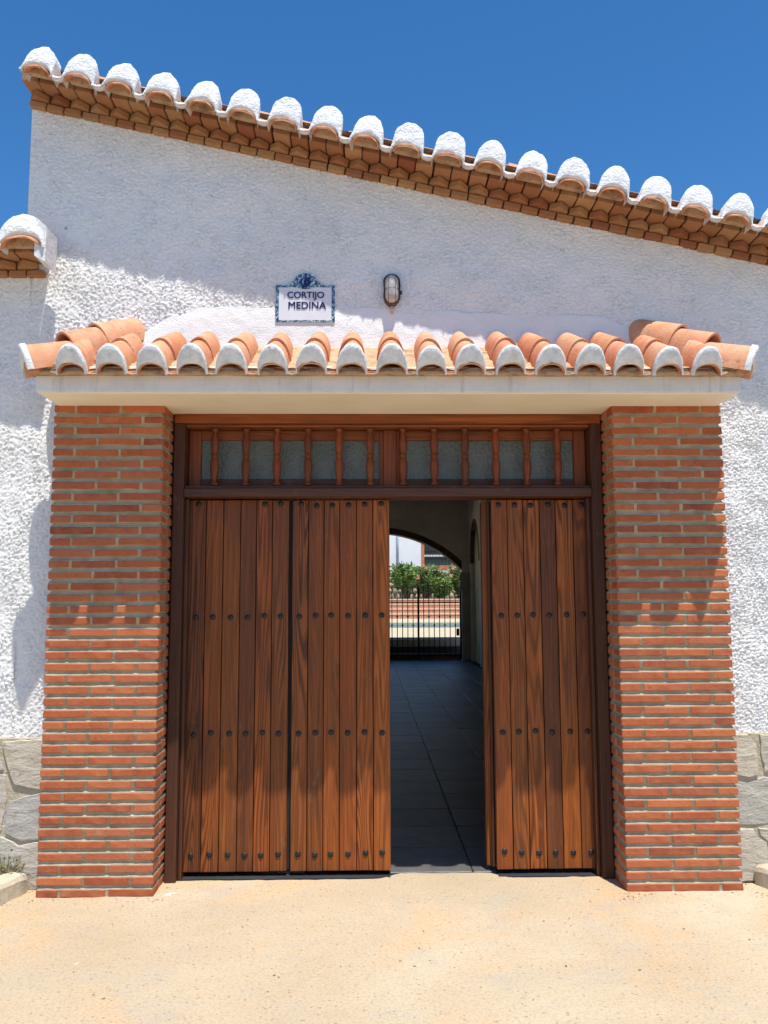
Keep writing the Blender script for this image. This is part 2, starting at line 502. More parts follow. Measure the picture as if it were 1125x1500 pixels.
def leafmat(name, c, c2):
    n = NT(name, 0.5, 0.35)
    g = n.t.nodes.new('ShaderNodeNewGeometry')
    n.col(n.ramp(g.outputs['Random Per Island'], [(0.0, c), (1.0, c2)]))
    return n.m
LEAF = leafmat('oleander_leaf', (0.05, 0.11, 0.02), (0.26, 0.38, 0.09))
LEAF2 = leafmat('oleander_leaf_pale', (0.10, 0.17, 0.05), (0.22, 0.30, 0.10))
FLOWER = leafmat('pink_flower', (0.65, 0.16, 0.2), (0.75, 0.35, 0.3))
ROCK = mk_simple('garden_rock', (0.46, 0.40, 0.30), 0.9, 0.3, 4, 0.05, 6)

# ------------------------------------------------------------------ levels
H = 2.65            # top of pillars
YW = 0.15           # wall plane
YD = 0.30           # door plane
RAKE_A = math.atan(0.218)
def rake(X): return 4.50 - (X + 2.142)*0.218

# ------------------------------------------------------------------ ground
def edgeY(x):
    e = 0.335 if 0.0 < x < 0.60 else 0.245
    if abs(x) > 1.24: e = 0.30
    # soft corners
    for xc in (0.0, 0.62):
        if abs(x-xc) < 0.05:
            t = (x-xc)/0.1+0.5
            a, b = (0.245, 0.335) if xc == 0 else (0.335, 0.245)
            e = a+(b-a)*t
    return e + 0.004*noise.noise(Vector((x*18, 1, 0)))
xs = np.arange(-3.6, 3.6001, 0.03)
NY = 120
P = np.zeros((len(xs), NY, 3))
und = spectral(len(xs), NY, 0.03, 0.15, 0.8, 3)
for i, x in enumerate(xs):
    ye = edgeY(x)
    P[i, :, 0] = x
    P[i, :, 1] = np.linspace(-3.4, ye, NY)
P[:, :, 2] = und*0.0012
fc = link('forecourt', grid_mesh('forecourt', P), CONC); tag(fc, kind='structure')
me = mesh('unseen_dark_ground', [(-90, -90, -0.012), (90, -90, -0.012), (90, -8.0, -0.012), (-90, -8.0, -0.012)], [(0, 1, 2, 3)])  # unseen dark ground behind the camera, added to cut bounce onto the walls
dark_gr = link('unseen_dark_ground', me, mk_simple('unseen_dark_ground_tone', (0.16, 0.145, 0.125), 0.9, 0.2, 3, 0.004, 90)); tag(dark_gr, kind='structure')
me = mesh('ground', [(-90, -8.0, -0.012), (90, -8.0, -0.012), (90, 0.24, -0.012), (-90, 0.24, -0.012)], [(0, 1, 2, 3)])
gr = link('ground', me, CONC); tag(gr, kind='structure')
me = mesh('terrain', [(-300, -300, -0.5), (300, -300, -0.5), (300, 300, -0.5), (-300, 300, -0.5)], [(0, 1, 2, 3)])
te = link('terrain', me, SOIL); tag(te, kind='structure')
# loose grit on the forecourt
bm = bmesh.new()
for k in range(620):
    if k < 380:
        x = rnd.uniform(-2.3, 2.3); y = rnd.uniform(-2.6, 0.2)
    else:
        s_ = rnd.choice((-1, 1))
        x = s_*rnd.choice((rnd.uniform(1.24, 1.95), rnd.uniform(1.88, 2.05), rnd.gauss(1.26, 0.05))); y = rnd.choice((-0.02, -0.03, 0.14)) - abs(rnd.gauss(0, 0.05))
    r = rnd.choice((0.0018, 0.0025, 0.0035)) * rnd.uniform(0.7, 1.5)
    m = Matrix.Translation((x, y, r*0.3)) @ Matrix.Rotation(rnd.uniform(0, 6), 4, 'Z') @ Matrix.Diagonal((r*rnd.uniform(1, 1.8), r, r*0.7, 1))
    bmesh.ops.create_icosphere(bm, subdivisions=1, radius=1, matrix=m)
me = bm_mesh('grit', bm)
gt = link('grit', me, SOIL); tag(gt, 'loose sandy grit scattered over the forecourt concrete', 'grit', kind='stuff')

# ------------------------------------------------------------------ brick pillars
BH = 0.038
NC = 43
PITCH = (H-BH-0.002)/(NC-1)
variants = {}
def brick_mesh(L, D, Hh, nvar=7, tagname='brick', jit=0.0017):
    key = (round(L, 3), round(D, 3), round(Hh, 3), tagname)
    if key not in variants:
        variants[key] = [box_mesh(tagname, L, D, Hh, 0.0035, jit, max(1, int(L/0.06)), 0, seed=k*3.7+L*50) for k in range(nvar)]
    return rnd.choice(variants[key])
def pillar(x0, x1, mirror, label):
    root = thing('brick_pillar', label, 'pillar', ((x0+x1)/2, 0, 0), 'brick pillars flanking the gate')
    w = x1-x0
    y1 = YW+0.13
    # outside side goes back to the wall, inside side back to the jamb
    # mortar core: profile per course, swept around three sides
    prof = []
    for k in range(NC):
        z = k*PITCH
        prof += [(z, 0.0035), (z+BH*0.9, 0.0035), (z+BH+0.001, 0.0005), (z+BH+0.0045, 0.007), (z+PITCH-0.003, 0.017)]
    prof = prof[:-2]; prof.append((H, 0.004))
    path = []
    step = 0.018
    def seg(a, b, nrm):
        n_ = max(2, int((Vector(b)-Vector(a)).length/step))
        for i in range(n_+1):
            p = Vector(a).lerp(Vector(b), i/n_)
            path.append((p, Vector(nrm)))
    seg((x0, y1), (x0, 0.0), (1, 0)); seg((x0, 0), (x1, 0), (0, 1)); seg((x1, 0), (x1, y1), (-1, 0))
    P = np.zeros((len(path), len(prof), 3))
    for i, (p, nn) in enumerate(path):
        s = i*step
        # at corners inset both ways
        for j, (z, ins) in enumerate(prof):
            q = noise.noise(Vector((s*45, z*60, x0)))*0.0022 + noise.noise(Vector((s*12, z*20, x0)))*0.0016
            d = max(0.001, ins + q)
            xx = min(max(p.x, x0+d), x1-d); yy = max(p.y, d)
            P[i, j] = (xx - root.location.x, yy, z + 0.0022*noise.noise(Vector((s*30, z*14, 5))))
    me = grid_mesh('mortar', P, smooth=False)
    link('mortar', me, MORTAR, root, (root.location.x, 0, 0))
    Ls, Hs = 0.5*(w-0.112-2*0.015), 0.112
    for k in range(NC):
        zc = k*PITCH + BH/2
        A = (k % 2 == 0)
        seq = [Hs, Ls, Ls] if (A != mirror) else [Ls, Ls, Hs]
        x = x0
        for i, L in enumerate(seq):
            me = brick_mesh(L, 0.115, BH)
            dz = rnd.uniform(-0.0015, 0.0015)
            o = link('brick', me, BRICK, root, (x+L/2+rnd.uniform(-.002, .002), 0.0575 + rnd.uniform(-0.0025, 0.001), zc+dz), (0, rnd.uniform(-0.006, 0.006), rnd.uniform(-0.004, 0.004)))
            x += L+0.015
        # side bricks, both sides; alternate long/short return
        for sx_ in (0, 1):
            xx = x0+0.0575 if sx_ == 0 else x1-0.0575
            Lb = y1-0.115-0.013-0.002
            me = brick_mesh(Lb, 0.115, BH)
            link('brick', me, BRICK, root, (xx + rnd.uniform(-0.0015, 0.0015), 0.115+0.013+Lb/2, zc), (0, 0, PI/2))
    return root
pl = pillar(-1.882, -1.268, False, 'tall red brick pillar standing left of the wooden gate')
pr = pillar(1.256, 1.884, True, 'tall red brick pillar standing right of the wooden gate')

# ------------------------------------------------------------------ gatehouse: walls
GH = thing('gatehouse', 'white rough-rendered gatehouse wall under a sloping tiled verge with brick cornice', 'building', (0, 0.3, 0))
def stucco_panel(name, x0, x1, zf, z0, dx, keepf, parent, seed, amp=0.0047, edge=None):
    xs = np.arange(x0, x1+1e-6, dx); nx = len(xs)
    ztop = max(zf(x0), zf(x1))
    ny = int((ztop-z0)/dx)+1
    fr = np.linspace(0, 1, ny)
    P = np.zeros((nx, ny, 3))
    zt = np.array([zf(x) for x in xs])
    P[:, :, 0] = xs[:, None]
    P[:, :, 2] = z0 + (zt[:, None]-z0)*fr[None, :]
    a = spectral(nx, ny, dx, 0.015, 0.042, seed); c_ = spectral(nx, ny, dx, 0.03, 0.09, seed+7); var = np.clip(1+0.14*spectral(nx, ny, dx, 0.15, 0.7, seed+9), 0.4, 1.6)
    b = spectral(nx, ny, dx, 0.0136, 0.021, seed+1)
    big = spectral(nx, ny, dx, 0.3, 1.2, seed+2)
    d = (np.maximum(a, -0.6)*0.50 + np.maximum(b, -0.8)*0.50)*var + c_*0.12
    P[:, :, 1] = YW - d*amp - big*0.0025
    P[:, :, 0] += spectral(nx, ny, dx, 0.02, 0.05, seed+3)*0.0015
    if edge is not None:   # ragged free vertical edge
        P[0, :, 0] = edge + 0.002*np.random.default_rng(seed).standard_normal(ny); P[0, :, 1] = YW+0.022; P[1, :, 1] = YW+0.004; P[1, :, 0] = edge
    keep = None
    if keepf is not None:
        xm = (xs[:-1]+xs[1:])/2
        zm = (P[:-1, :-1, 2]+P[1:, 1:, 2])/2
        keep = keepf(np.broadcast_to(xm[:, None], zm.shape), zm)
    P[:, :, 1] -= WL[parent].y
    P[:, :, 0] -= WL[parent].x
    me = grid_mesh(name, P, keep)
    o = link(name, me, STUCCO, parent, WL[parent])
    return o
stucco_panel('wall', -2.14, 3.3, lambda x: rake(x)+0.005, 0.80, 0.0068, lambda x, z: ~((np.abs(x) < 1.5) & (z < 2.8)), GH, 21, edge=-2.143)
# solid body behind the render
bm = prism([(-2.135, 0.0), (-1.30, 0.0), (-1.30, 2.66), (1.30, 2.66), (1.30, 0.0), (3.3, 0.0), (3.3, rake(3.3)-0.0), (-2.135, rake(-2.135))], 0.22, YW+0.015)
link('wall_core', bm_mesh('wall_core', bm), STUCCO, GH, (0, 0, 0))
# left side wall of the gatehouse
bm = bmesh.new()
box('side_wall', -2.14, -1.95, YW+0.236, 8.0, 0, 4.42, STUCCO, GH, bev=0)
# soft plaster band above the canopy
FLASHM = mk_simple('flashing_plaster', (0.84, 0.83, 0.80), 0.92, 0.05, 4, 0.004, 70, spec=0.1)
xs = np.linspace(-1.50, 1.56, 240)
nz = 26
P = np.zeros((240, nz, 3))
bb = spectral(240, nz, 0.013, 0.05, 0.2, 5)
for i, x in enumerate(xs):
    top = 3.262 - 0.022*max(0, min(1, (x-0.2)/0.6)) + 0.02*noise.noise(Vector((x*3, 0, 1))) + 0.008*noise.noise(Vector((x*14, 0, 1))) - 0.012*x
    ends = min(1, (x+1.50)/0.35, (1.56-x)/0.3)
    top = 3.02 + (top-3.02)*max(0.02, ends)**0.6 + 0.006*noise.noise(Vector((x*40, 0, 3)))
    for j in range(nz):
        t = j/(nz-1)
        z = 2.95 + (top-2.95)*t
        out = 0.0125 + 0.012*max(0, 1-(z-2.96)/0.2)**1.6
        if t > 0.6: out -= 0.009*((t-0.6)/0.4)**1.5
        P[i, j] = (x, YW-out-bb[i, j]*0.0006 - 0.001, z)
P[:, :, 1] -= 0.3
link('plaster_flashing', grid_mesh('plaster_flashing', P), STUCCO, GH, (0, 0.3, 0))

# plinth with stones
def clip(poly, p, nrm):
    out = []
    for i in range(len(poly)):
        a, b = poly[i], poly[(i+1) % len(poly)]
        da = (a[0]-p[0])*nrm[0]+(a[1]-p[1])*nrm[1]; db = (b[0]-p[0])*nrm[0]+(b[1]-p[1])*nrm[1]
        if da <= 0: out.append(a)
        if (da < 0 < db) or (db < 0 < da):
            t = da/(da-db); out.append((a[0]+(b[0]-a[0])*t, a[1]+(b[1]-a[1])*t))
    return out
def cells(seeds, rect, gap):
    res = []
    for i, s in enumerate(seeds):
        poly = [(rect[0], rect[2]), (rect[1], rect[2]), (rect[1], rect[3]), (rect[0], rect[3])]
        poly = [(max(rect[0], min(rect[1], x)), z) for x, z in poly]
        for j, t in enumerate(seeds):
            if i == j: continue
            dx, dz = t[0]-s[0], t[1]-s[1]
            L = math.hypot(dx, dz)
            nrm = (dx/L, dz/L)
            poly = clip(poly, ((s[0]+t[0])/2-nrm[0]*gap/2, (s[1]+t[1])/2-nrm[1]*gap/2), nrm)
            if len(poly) < 3: break
        if len(poly) >= 3: res.append(poly)
    return res
def stone_obj(poly, yback, yfront, parent, i):
    # densify outline and roughen
    pts = []
    n_ = len(poly)
    cx_ = sum(p[0] for p in poly)/n_; cz_ = sum(p[1] for p in poly)/n_
    for k in range(n_):
        a, b = poly[k], poly[(k+1) % n_]
        m = max(1, int(math.hypot(b[0]-a[0], b[1]-a[1])/0.035))
        for q in range(m):
            t = q/m
            x, z = a[0]+(b[0]-a[0])*t, a[1]+(b[1]-a[1])*t
            nv = noise.noise_vector(Vector((x*14, z*14, i)))
            nw = noise.noise_vector(Vector((x*45, z*45, i)))
            pts.append((x+nv.x*0.010+nw.x*0.005-cx_, z+nv.y*0.010+nw.y*0.005-cz_))
    bm = bmesh.new()
    N = len(pts)
    rings = []
    for (sc, y) in ((1.0, yback), (1.0, yfront+0.006), (0.975, yfront+0.001), (0.7, yfront), (0.35, yfront-0.001)):
        ring = []
        for (x, z) in pts:
            q = noise.noise(Vector((x*sc*9+i, z*sc*9, i*2.1)))*0.004
            ring.append(bm.verts.new((x*sc, y+(q if sc < 1 else 0), z*sc)))
        rings.append(ring)
    for a, b in zip(rings, rings[1:]):
        for k in range(N):
            bm.faces.new((a[k], a[(k+1) % N], b[(k+1) % N], b[k]))
    c = bm.verts.new((0, yfront-0.002, 0))
    for k in range(N): bm.faces.new((rings[-1][k], rings[-1][(k+1) % N], c))
    me = bm_mesh('stone', bm, False)
    return link('stone', me, STONE, parent, (cx_, 0, cz_))
def plinth(side, x0, x1, seeds, label, hand):
    root = thing('stone_plinth', label, 'plinth', ((x0+x1)/2, YW, 0), 'stone plinths at the foot of the wall')
    box('mortar_bed', x0, x1, 0.128, 0.163, -0.02, 0.805, PMORTAR, root, bev=0.004, jit=0.0015, cuts=30)
    for i, poly in enumerate(hand):
        stone_obj(poly, 0.145, 0.117+0.004*((i*7) % 3-1), root, i+side*40+100)
    rect = (x0+0.004, -2.275, -0.01, 0.795) if side == 0 else (2.262, x1-0.004, -0.01, 0.795)
    for i, poly in enumerate(cells(seeds, rect, 0.030)):
        stone_obj(poly, 0.145, 0.117, root, i+side*40)
sl = [(-2.36, 0.62), (-2.34, 0.30), (-2.30, 0.04), (-2.62, 0.72), (-2.52, 0.42), (-2.66, 0.16), (-2.82, 0.55), (-2.9, 0.25), (-2.98, 0.74), (-3.1, 0.42), (-3.08, 0.08)]
sr = [(2.36, 0.68), (2.40, 0.2), (2.52, 0.45), (2.60, 0.72), (2.7, 0.12), (2.82, 0.42), (2.9, 0.70), (3.0, 0.15), (3.1, 0.45)]
handl = [[(-2.137, 0.789), (-2.044, 0.797), (-1.905, 0.797), (-1.893, 0.524), (-1.996, 0.542), (-2.067, 0.558), (-2.105, 0.645), (-2.13, 0.708)],
    [(-2.097, 0.46), (-2.012, 0.488), (-1.893, 0.516), (-1.891, 0.271), (-2.014, 0.257), (-2.104, 0.294), (-2.108, 0.391)],
    [(-2.262, 0.592), (-2.148, 0.616), (-2.118, 0.609), (-2.106, 0.482), (-2.122, 0.373), (-2.125, 0.308), (-2.262, 0.288)],
    [(-2.255, 0.259), (-2.126, 0.28), (-2.028, 0.237), (-1.895, 0.249), (-1.893, 0.0), (-2.25, -0.015)],
    [(-2.262, 0.795), (-2.156, 0.795), (-2.152, 0.719), (-2.13, 0.638), (-2.256, 0.621)]]
handr = [[(1.895, 0.797), (2.005, 0.798), (2.044, 0.745), (2.053, 0.67), (2.048, 0.574), (1.996, 0.563), (1.895, 0.582)],
    [(2.070, 0.797), (2.247, 0.797), (2.243, 0.587), (2.092, 0.592), (2.074, 0.663)],
    [(1.895, 0.549), (1.991, 0.537), (2.085, 0.564), (2.243, 0.554), (2.24, 0.314), (1.995, 0.311), (1.895, 0.31)],
    [(1.895, 0.286), (2.007, 0.288), (2.026, 0.243), (2.078, 0.217), (2.083, 0.02), (1.895, 0.0)],
    [(2.036, 0.288), (2.24, 0.292), (2.235, 0.02), (2.11, 0.02), (2.102, 0.228), (2.05, 0.25)]]
plinth(0, -3.2, -1.884, sl, 'low grey fieldstone plinth along the wall left of the pillars', handl)
plinth(1, 1.886, 3.2, sr, 'low grey fieldstone plinth along the wall right of the pillars', handr)

# ------------------------------------------------------------------ eave cornice and verge tiles
def arch_pts(a, h, n=12, y=0.0, k=0.0):
    """half ellipse from (-a,0) over (0,h) to (a,0) in XZ at depth y"""
    return [Vector((-a*math.cos(PI*i/n), y, k + h*math.sin(PI*i/n)**0.9)) for i in range(n+1)]
def cap_mesh(w, seed, lip_h=0.062, top_h=0.192, back=0.024):
    """plastered white mouth of a verge tile: from the hanging lip up and back to the crown; outward is -Y"""
    a = w/2; n = 14
    rings = []
    rings.append(arch_pts(a*0.93, lip_h-0.010, n, 0.028, 0.0))
    rings.append(arch_pts(a*0.94, lip_h-0.008, n, 0.002, 0.0))
    rings.append(arch_pts(a*1.0, lip_h+0.012, n, 0.0, 0.0))
    for t in (0.12, 0.3, 0.5, 0.7, 0.85, 0.95, 1.0):
        hh = lip_h+0.012+(top_h-lip_h-0.012)*t**0.9
        y = back*(t**1.4)
        ex = 0.9-0.32*t
        rings.append([Vector((-a*(1.0+0.02*math.sin(PI*t))*math.cos(PI*i/n), y, hh*max(0, math.sin(PI*i/n))**ex)) for i in range(n+1)])
    rings.append([Vector((-a*0.95*math.cos(PI*i/n), back+0.085, (top_h-0.006)*max(0, math.sin(PI*i/n))**0.62)) for i in range(n+1)])
    out = []
    for j, r in enumerate(rings):
        row = []
        for p in r:
            q = noise.noise_vector(p*24+Vector((seed*5.1, seed, 0)))*0.0085 + noise.noise_vector(p*70+Vector((seed*5.1, seed, 0)))*0.003
            row.append(p+q*(1.0 if j > 1 else 0.4))
        out.append(row)
    return loft('tile_end', out)
CAPS = [cap_mesh(0.184+0.008*math.sin(k*2.3), k, lip_h=0.060+0.006*math.sin(k*1.7), top_h=0.184+0.014*math.sin(k*3.1), back=0.022+0.008*math.cos(k*2.9)) for k in range(11)]
def barrel_mesh(name, a0, h0, a1, h1, L, th=0.012, n=12, seed=0, jit=0.0012):
    """barrel tile shell, axis +Y from 0 to L"""
    rings = []
    def shell(a, h, y):
        o = arch_pts(a, h, n, y); i_ = arch_pts(a-th, h-th, n, y)
        return o + i_[::-1]
    for t in (0, 0.02, 0.35, 0.7, 1):
        rings.append(shell(a0+(a1-a0)*t, h0+(h1-h0)*t, L*t))
    rr = []
    for r in rings:
        rr.append([p + noise.noise_vector(p*20+Vector((seed*3.3, 0, seed)))*jit for p in r])
    return loft(name, rr, closed=True, caps=True, smooth=True)
def smooth_by_angle(me, ang=0.7):
    try: me.set_sharp_from_angle(angle=ang)
    except Exception: pass
# channel mouth between the caps
def channel_mesh(w, seed):
    n = 8
    def u(a, d, y, k=0.03): return [Vector((-a*math.cos(PI*i/n), y, k-d*math.sin(PI*i/n))) for i in range(n+1)]
    rings = []
    for y in (0.0, 0.01, 0.03):
        o = u(w/2, 0.034, y); i_ = u(w/2-0.002, 0.014, y)
        rings.append(o+i_[::-1])
    rr = [[p + noise.noise_vector(p*30+Vector((seed, 0, 0)))*0.002 for p in r] for r in rings]
    return loft('channel_tile_end', rr, closed=True, caps=True)
def chbody(w):
    n = 8
    def u(a, d, y, k=0.03): return [Vector((-a*math.cos(PI*i/n), y, k-d*math.sin(PI*i/n))) for i in range(n+1)]
    return loft('channel_tile', [u(w/2, 0.024, y)+u(w/2-0.002, 0.012, y)[::-1] for y in (0.0, 0.1, 0.21)], closed=True, caps=True)
CHBODY = [chbody(0.105), chbody(0.10)]
CHAN = [channel_mesh(0.085, k) for k in range(3)]
FIELD = [barrel_mesh('tile', 0.085, 0.095, 0.074, 0.080, 0.42, seed=k) for k in range(4)]
for m_ in FIELD: smooth_by_angle(m_)
def tooth_mesh(seed, w=0.118, d=0.16, h=0.040):
    """brick laid diagonally: pointed nose outwards (-Y)"""
    bm = prism([(0, 0), (0, 0)], 0) if False else bmesh.new()
    pts = [(-w/2, 0.055), (-0.004, 0.0), (w/2-0.004, 0.050), (w/2-0.004, d), (-w/2, d)]
    lo = [bm.verts.new((x, y, -h/2)) for x, y in pts]; hi = [bm.verts.new((x, y, h/2)) for x, y in pts]
    bm.faces.new(lo); bm.faces.new(hi)
    for i in range(5): bm.faces.new((lo[i], lo[(i+1) % 5], hi[(i+1) % 5], hi[i]))
    bmesh.ops.recalc_face_normals(bm, faces=bm.faces)
    bmesh.ops.bevel(bm, geom=list(bm.edges), offset=0.003, segments=1, affect='EDGES')
    for v in bm.verts: v.co += noise.noise_vector(v.co*25+Vector((seed*9, 0, 0)))*0.003
    return bm_mesh('brick', bm)
TEETH = [tooth_mesh(k) for k in range(5)]
CB1 = [box_mesh('brick', 0.100, 0.2, 0.038, 0.0045, 0.0024, 1, 0, seed=k+0.5) for k in range(5)]
def verge(root, M0, length, u0, end_left, wcap=0.168, pitch=0.2391, ncap=None, first=0.12, caps=CAPS, field=True, dz_lip=0.0, yl=-0.30, end_right=False):
    """cornice + tile mouths; M0 maps local (u, y, w) to world: u along the eave, w up, y in depth from the wall plane"""
    rot = M0.to_3x3()
    def W_(u, y, w): return M0 @ Vector((u, y, w))
    corn = link('cornice', box_mesh('cornice', length, 0.24, 0.118, 0.004), DMORTAR, root, W_(u0+length/2, 0.142, 0.064), rot)
    WLc = WL[corn]
    inv = rot.inverted()
    def sub(me, u, y, w, extra=None, mat=CBRICK):
        o = bpy.data.objects.new('brick', me); C.objects.link(o)
        if not me.materials: me.materials.append(mat)
        o.parent = corn
        o.location = Vector((u-(u0+length/2), y-0.142, w-0.064))
        o.rotation_euler = extra or (rnd.uniform(-.012, .012), rnd.uniform(-.012, .012), rnd.uniform(-.012, .012))
    p1 = 0.1075
    nb = int(length/p1)
    for k in range(nb):
        u = u0 + (k+0.5)*p1
        sub(rnd.choice(CB1), u, 0.067 + rnd.uniform(-.005, .005), 0.020)
    p2 = 0.122
    for k in range(int(length/p2)):
        u = u0 + (k+0.5)*p2
        sub(rnd.choice(TEETH), u, -0.085 + rnd.uniform(-.003, .003), 0.063)
    for k in range(nb):
        u = u0 + (k+0.5)*p1 - 0.02 + rnd.uniform(-.002, .002)
        if u-0.052 < u0-0.02: u = u0 + 0.034
        sub(rnd.choice(CB1), u, -0.053 + rnd.uniform(-.007, .007), 0.107)
    # tile mouths
    for k in range(ncap):
        u = first + k*pitch
        ex = Matrix.Rotation(rnd.uniform(-0.03, 0.03), 3, 'Y') @ Matrix.Rotation(rnd.uniform(-0.05, 0.05), 3, 'Z')
        link('tile_end', rnd.choice(caps), LIME_ROUGH, root, W_(u, yl, 0.062+dz_lip+rnd.uniform(-.004, .004)), rot @ ex)
        # tile throat seen from below
        me = THROAT[0]
        link('tile', rnd.choice(THROAT if pitch < 0.26 else THROATW), TERRA, root, W_(u, yl+0.024, 0.060+dz_lip), rot @ Matrix.Rotation(0.60, 3, 'X'))
        link('mortar_plug', PLUG if pitch < 0.26 else PLUGW, SMORTAR, root, W_(u, yl+0.060, 0.103+dz_lip), rot @ Matrix.Rotation(0.15, 3, 'X'))
        if k < ncap-1:
            link('channel_tile_end', rnd.choice(CHAN), LIME_ROUGH, root, W_(u+pitch/2, yl+0.008, 0.056+dz_lip), rot)
            link('channel_tile', CHBODY[0], TERRA, root, W_(u+pitch/2, yl+0.030, 0.056+dz_lip), rot @ Matrix.Rotation(0.62, 3, 'X'))
    # mortar fill behind the mouths
    L2 = (ncap-1)*pitch+0.12
    bm = bmesh.new()
    prof = [(-0.15, 0.128), (0.16, 0.128), (0.16, 0.21), (-0.10, 0.215), (-0.21, 0.16)]
    nu = int(L2/0.03)
    rings = []
    for i in range(nu+1):
        u = first-0.125 + (L2+0.065)*i/nu
        ring = []
        for (y, w) in prof:
            q = noise.noise(Vector((u*22, y*30, w*30)))*0.008
            ring.append(W_(u, y+q, w+dz_lip+q*0.5))
        rings.append(ring)
    me = loft('bedding_mortar', rings, closed=True, caps=True, smooth=False)
    for vv in me.vertices: vv.co -= WL[root]
    link('bedding_mortar', me, DMORTAR, root, WL[root])
PLUG = bm_mesh('mortar_plug', prism([(-0.075, -0.012)]+[(-0.075*math.cos(PI*i/10), 0.052*math.sin(PI*i/10)) for i in range(11)]+[(0.075, -0.012)], 0.05))
THROAT = [barrel_mesh('tile', 0.080, 0.056, 0.076, 0.052, 0.08, th=0.010, seed=k+9) for k in range(3)]
THROATW = [barrel_mesh('tile', 0.118, 0.072, 0.114, 0.068, 0.08, th=0.012, seed=91)]
PLUGW = bm_mesh('mortar_plug', prism([(-0.115, -0.012)]+[(-0.115*math.cos(PI*i/10), 0.085*math.sin(PI*i/10)) for i in range(11)]+[(0.115, -0.012)], 0.05))
rotY = Matrix.Rotation(RAKE_A, 4, 'Y')
M0 = Matrix.Translation((-2.142, YW, 4.50)) @ rotY
cR = math.cos(RAKE_A)
LEN = 5.35/cR
verge(GH, M0, LEN, -0.012, True, ncap=22, first=0.125)
# roof slab and field tiles running down the slope behind the verge
rr = M0.to_3x3()
link('roof_slab', box_mesh('roof_slab', LEN-0.02, 4.1, 0.06, 0.004), SMORTAR, GH, M0 @ Vector((LEN/2, 2.205, 0.155)), rr)
ft = Matrix.Rotation(PI/2, 3, 'Z')   # barrel axis +Y -> -X (up the slope)
for row, yy in enumerate((0.045, 0.27, 0.50)):
    for k in range(17):
        u = 0.36 + k*0.325
        if u > LEN: continue
        me = rnd.choice(FIELD)
        ex = rr @ Matrix.Rotation(R(3.0)+rnd.uniform(-.02, .02), 3, 'Y') @ Matrix.Rotation(rnd.uniform(-.05, .05), 3, 'Z') @ ft
        link('tile', me, TERRA, GH, M0 @ Vector((u, yy-0.02, 0.185+rnd.uniform(-.006, .006))), ex)

# ------------------------------------------------------------------ left wing
LW = thing('wing_building', 'lower white wing with tiled eave and brick cornice at the far left edge', 'building', (-3.0, 0.3, 0))
stucco_panel('wall', -3.5, -2.10, lambda x: 3.46, 0.80, 0.0068, None, LW, 31)
box('wall_core', -3.5, -2.150, YW+0.018, YW+0.25, 0, 3.455, STUCCO, LW, bev=0)
M1 = Matrix.Translation((-3.52, YW, 3.445))
CAPW = [cap_mesh(0.25, 40+k, lip_h=0.080, top_h=0.20, back=0.03) for k in range(2)]
verge(LW, M1, 1.575, 0.0, False, ncap=5, first=0.03+0.30*0+0.24, pitch=0.3, caps=CAPW)
# flat plaster cheek closing the eave
me = bm_mesh('plaster_cheek', prism([(-0.030, -0.09), (0.030, -0.125), (0.034, 0.075), (-0.03, 0.135)], 0.16))
link('plaster_cheek', me, LIME, LW, (-1.945, YW-0.285, 3.555))
box('roof_slab', -3.5, -1.96, YW+0.02, 2.6, 3.57, 3.62, SMORTAR, LW)
for i in range(5):
    for j in range(2):
        me = rnd.choice(FIELD)
        link('tile', me, TERRA, LW, (-3.28+i*0.30, YW-0.13+j*0.33, 3.625+j*0.07), (0.2, 0, 0))

# ------------------------------------------------------------------ canopy over the gate
CAN = thing('porch_canopy', 'hipped terracotta tile canopy on a white beam above the wooden gate', 'canopy', (0, 0, H))
SL = math.atan(0.249/0.53)
xb = 1.872
me = box_mesh('beam', 2*xb, 0.449, 0.088, 0.005, 0.0018, 60, 0, seed=4, segs=2)
link('beam', me, BEAM, CAN, (0, -0.293+0.449/2-0.002, H+0.046))
# thin soffit panels back to the gate frame; cream colour paints in ground bounce
BOUNCE_CREAM = mk_simple('bounce_cream_plaster', (0.88, 0.80, 0.64), 0.9, 0.05, 3, 0.002, 30, spec=0.1)
box('soffit', -xb+0.012, xb-0.012, -0.283, YW-0.03, H-0.004, H+0.004, BOUNCE_CREAM, CAN, bev=0.002)
box('soffit', -1.30, 1.30, YW-0.0295, 0.40, H-0.003, H+0.09, BOUNCE_CREAM, CAN)
# grey backing seen through the tile mouths
box('eave_filler', -1.84, 1.84, -0.335, -0.20, H+0.0915, H+0.128, BEAM, CAN, bev=0.006, jit=0.002, cuts=60)
# sloped bed
yl, zl = -0.392, 2.728
yt = YW-0.02
def bedz(y): return zl + 0.004 + (y-yl)*math.tan(SL)
bm = bmesh.new()
cxn, cwn = 1.885, 1.46
rings = []
nu = 130
P = np.zeros((nu, 30, 3)); 
for i in range(nu):
    for j in range(30):
        tt = j/29
        y = yl+0.035 + (yt-yl-0.035)*tt
        half = cxn + (cwn-cxn)*tt
        x = -half + 2*half*i/(nu-1)
        q = noise.noise(Vector((x*16, y*16, 3)))*0.016 + noise.noise(Vector((x*50, y*50, 3)))*0.003
        P[i, j] = (x, y, bedz(y)+q-H+0.012+0.035*tt)
me = grid_mesh('mortar_bed', P)
link('mortar_bed', me, SMORTAR, CAN, (0, 0, H))
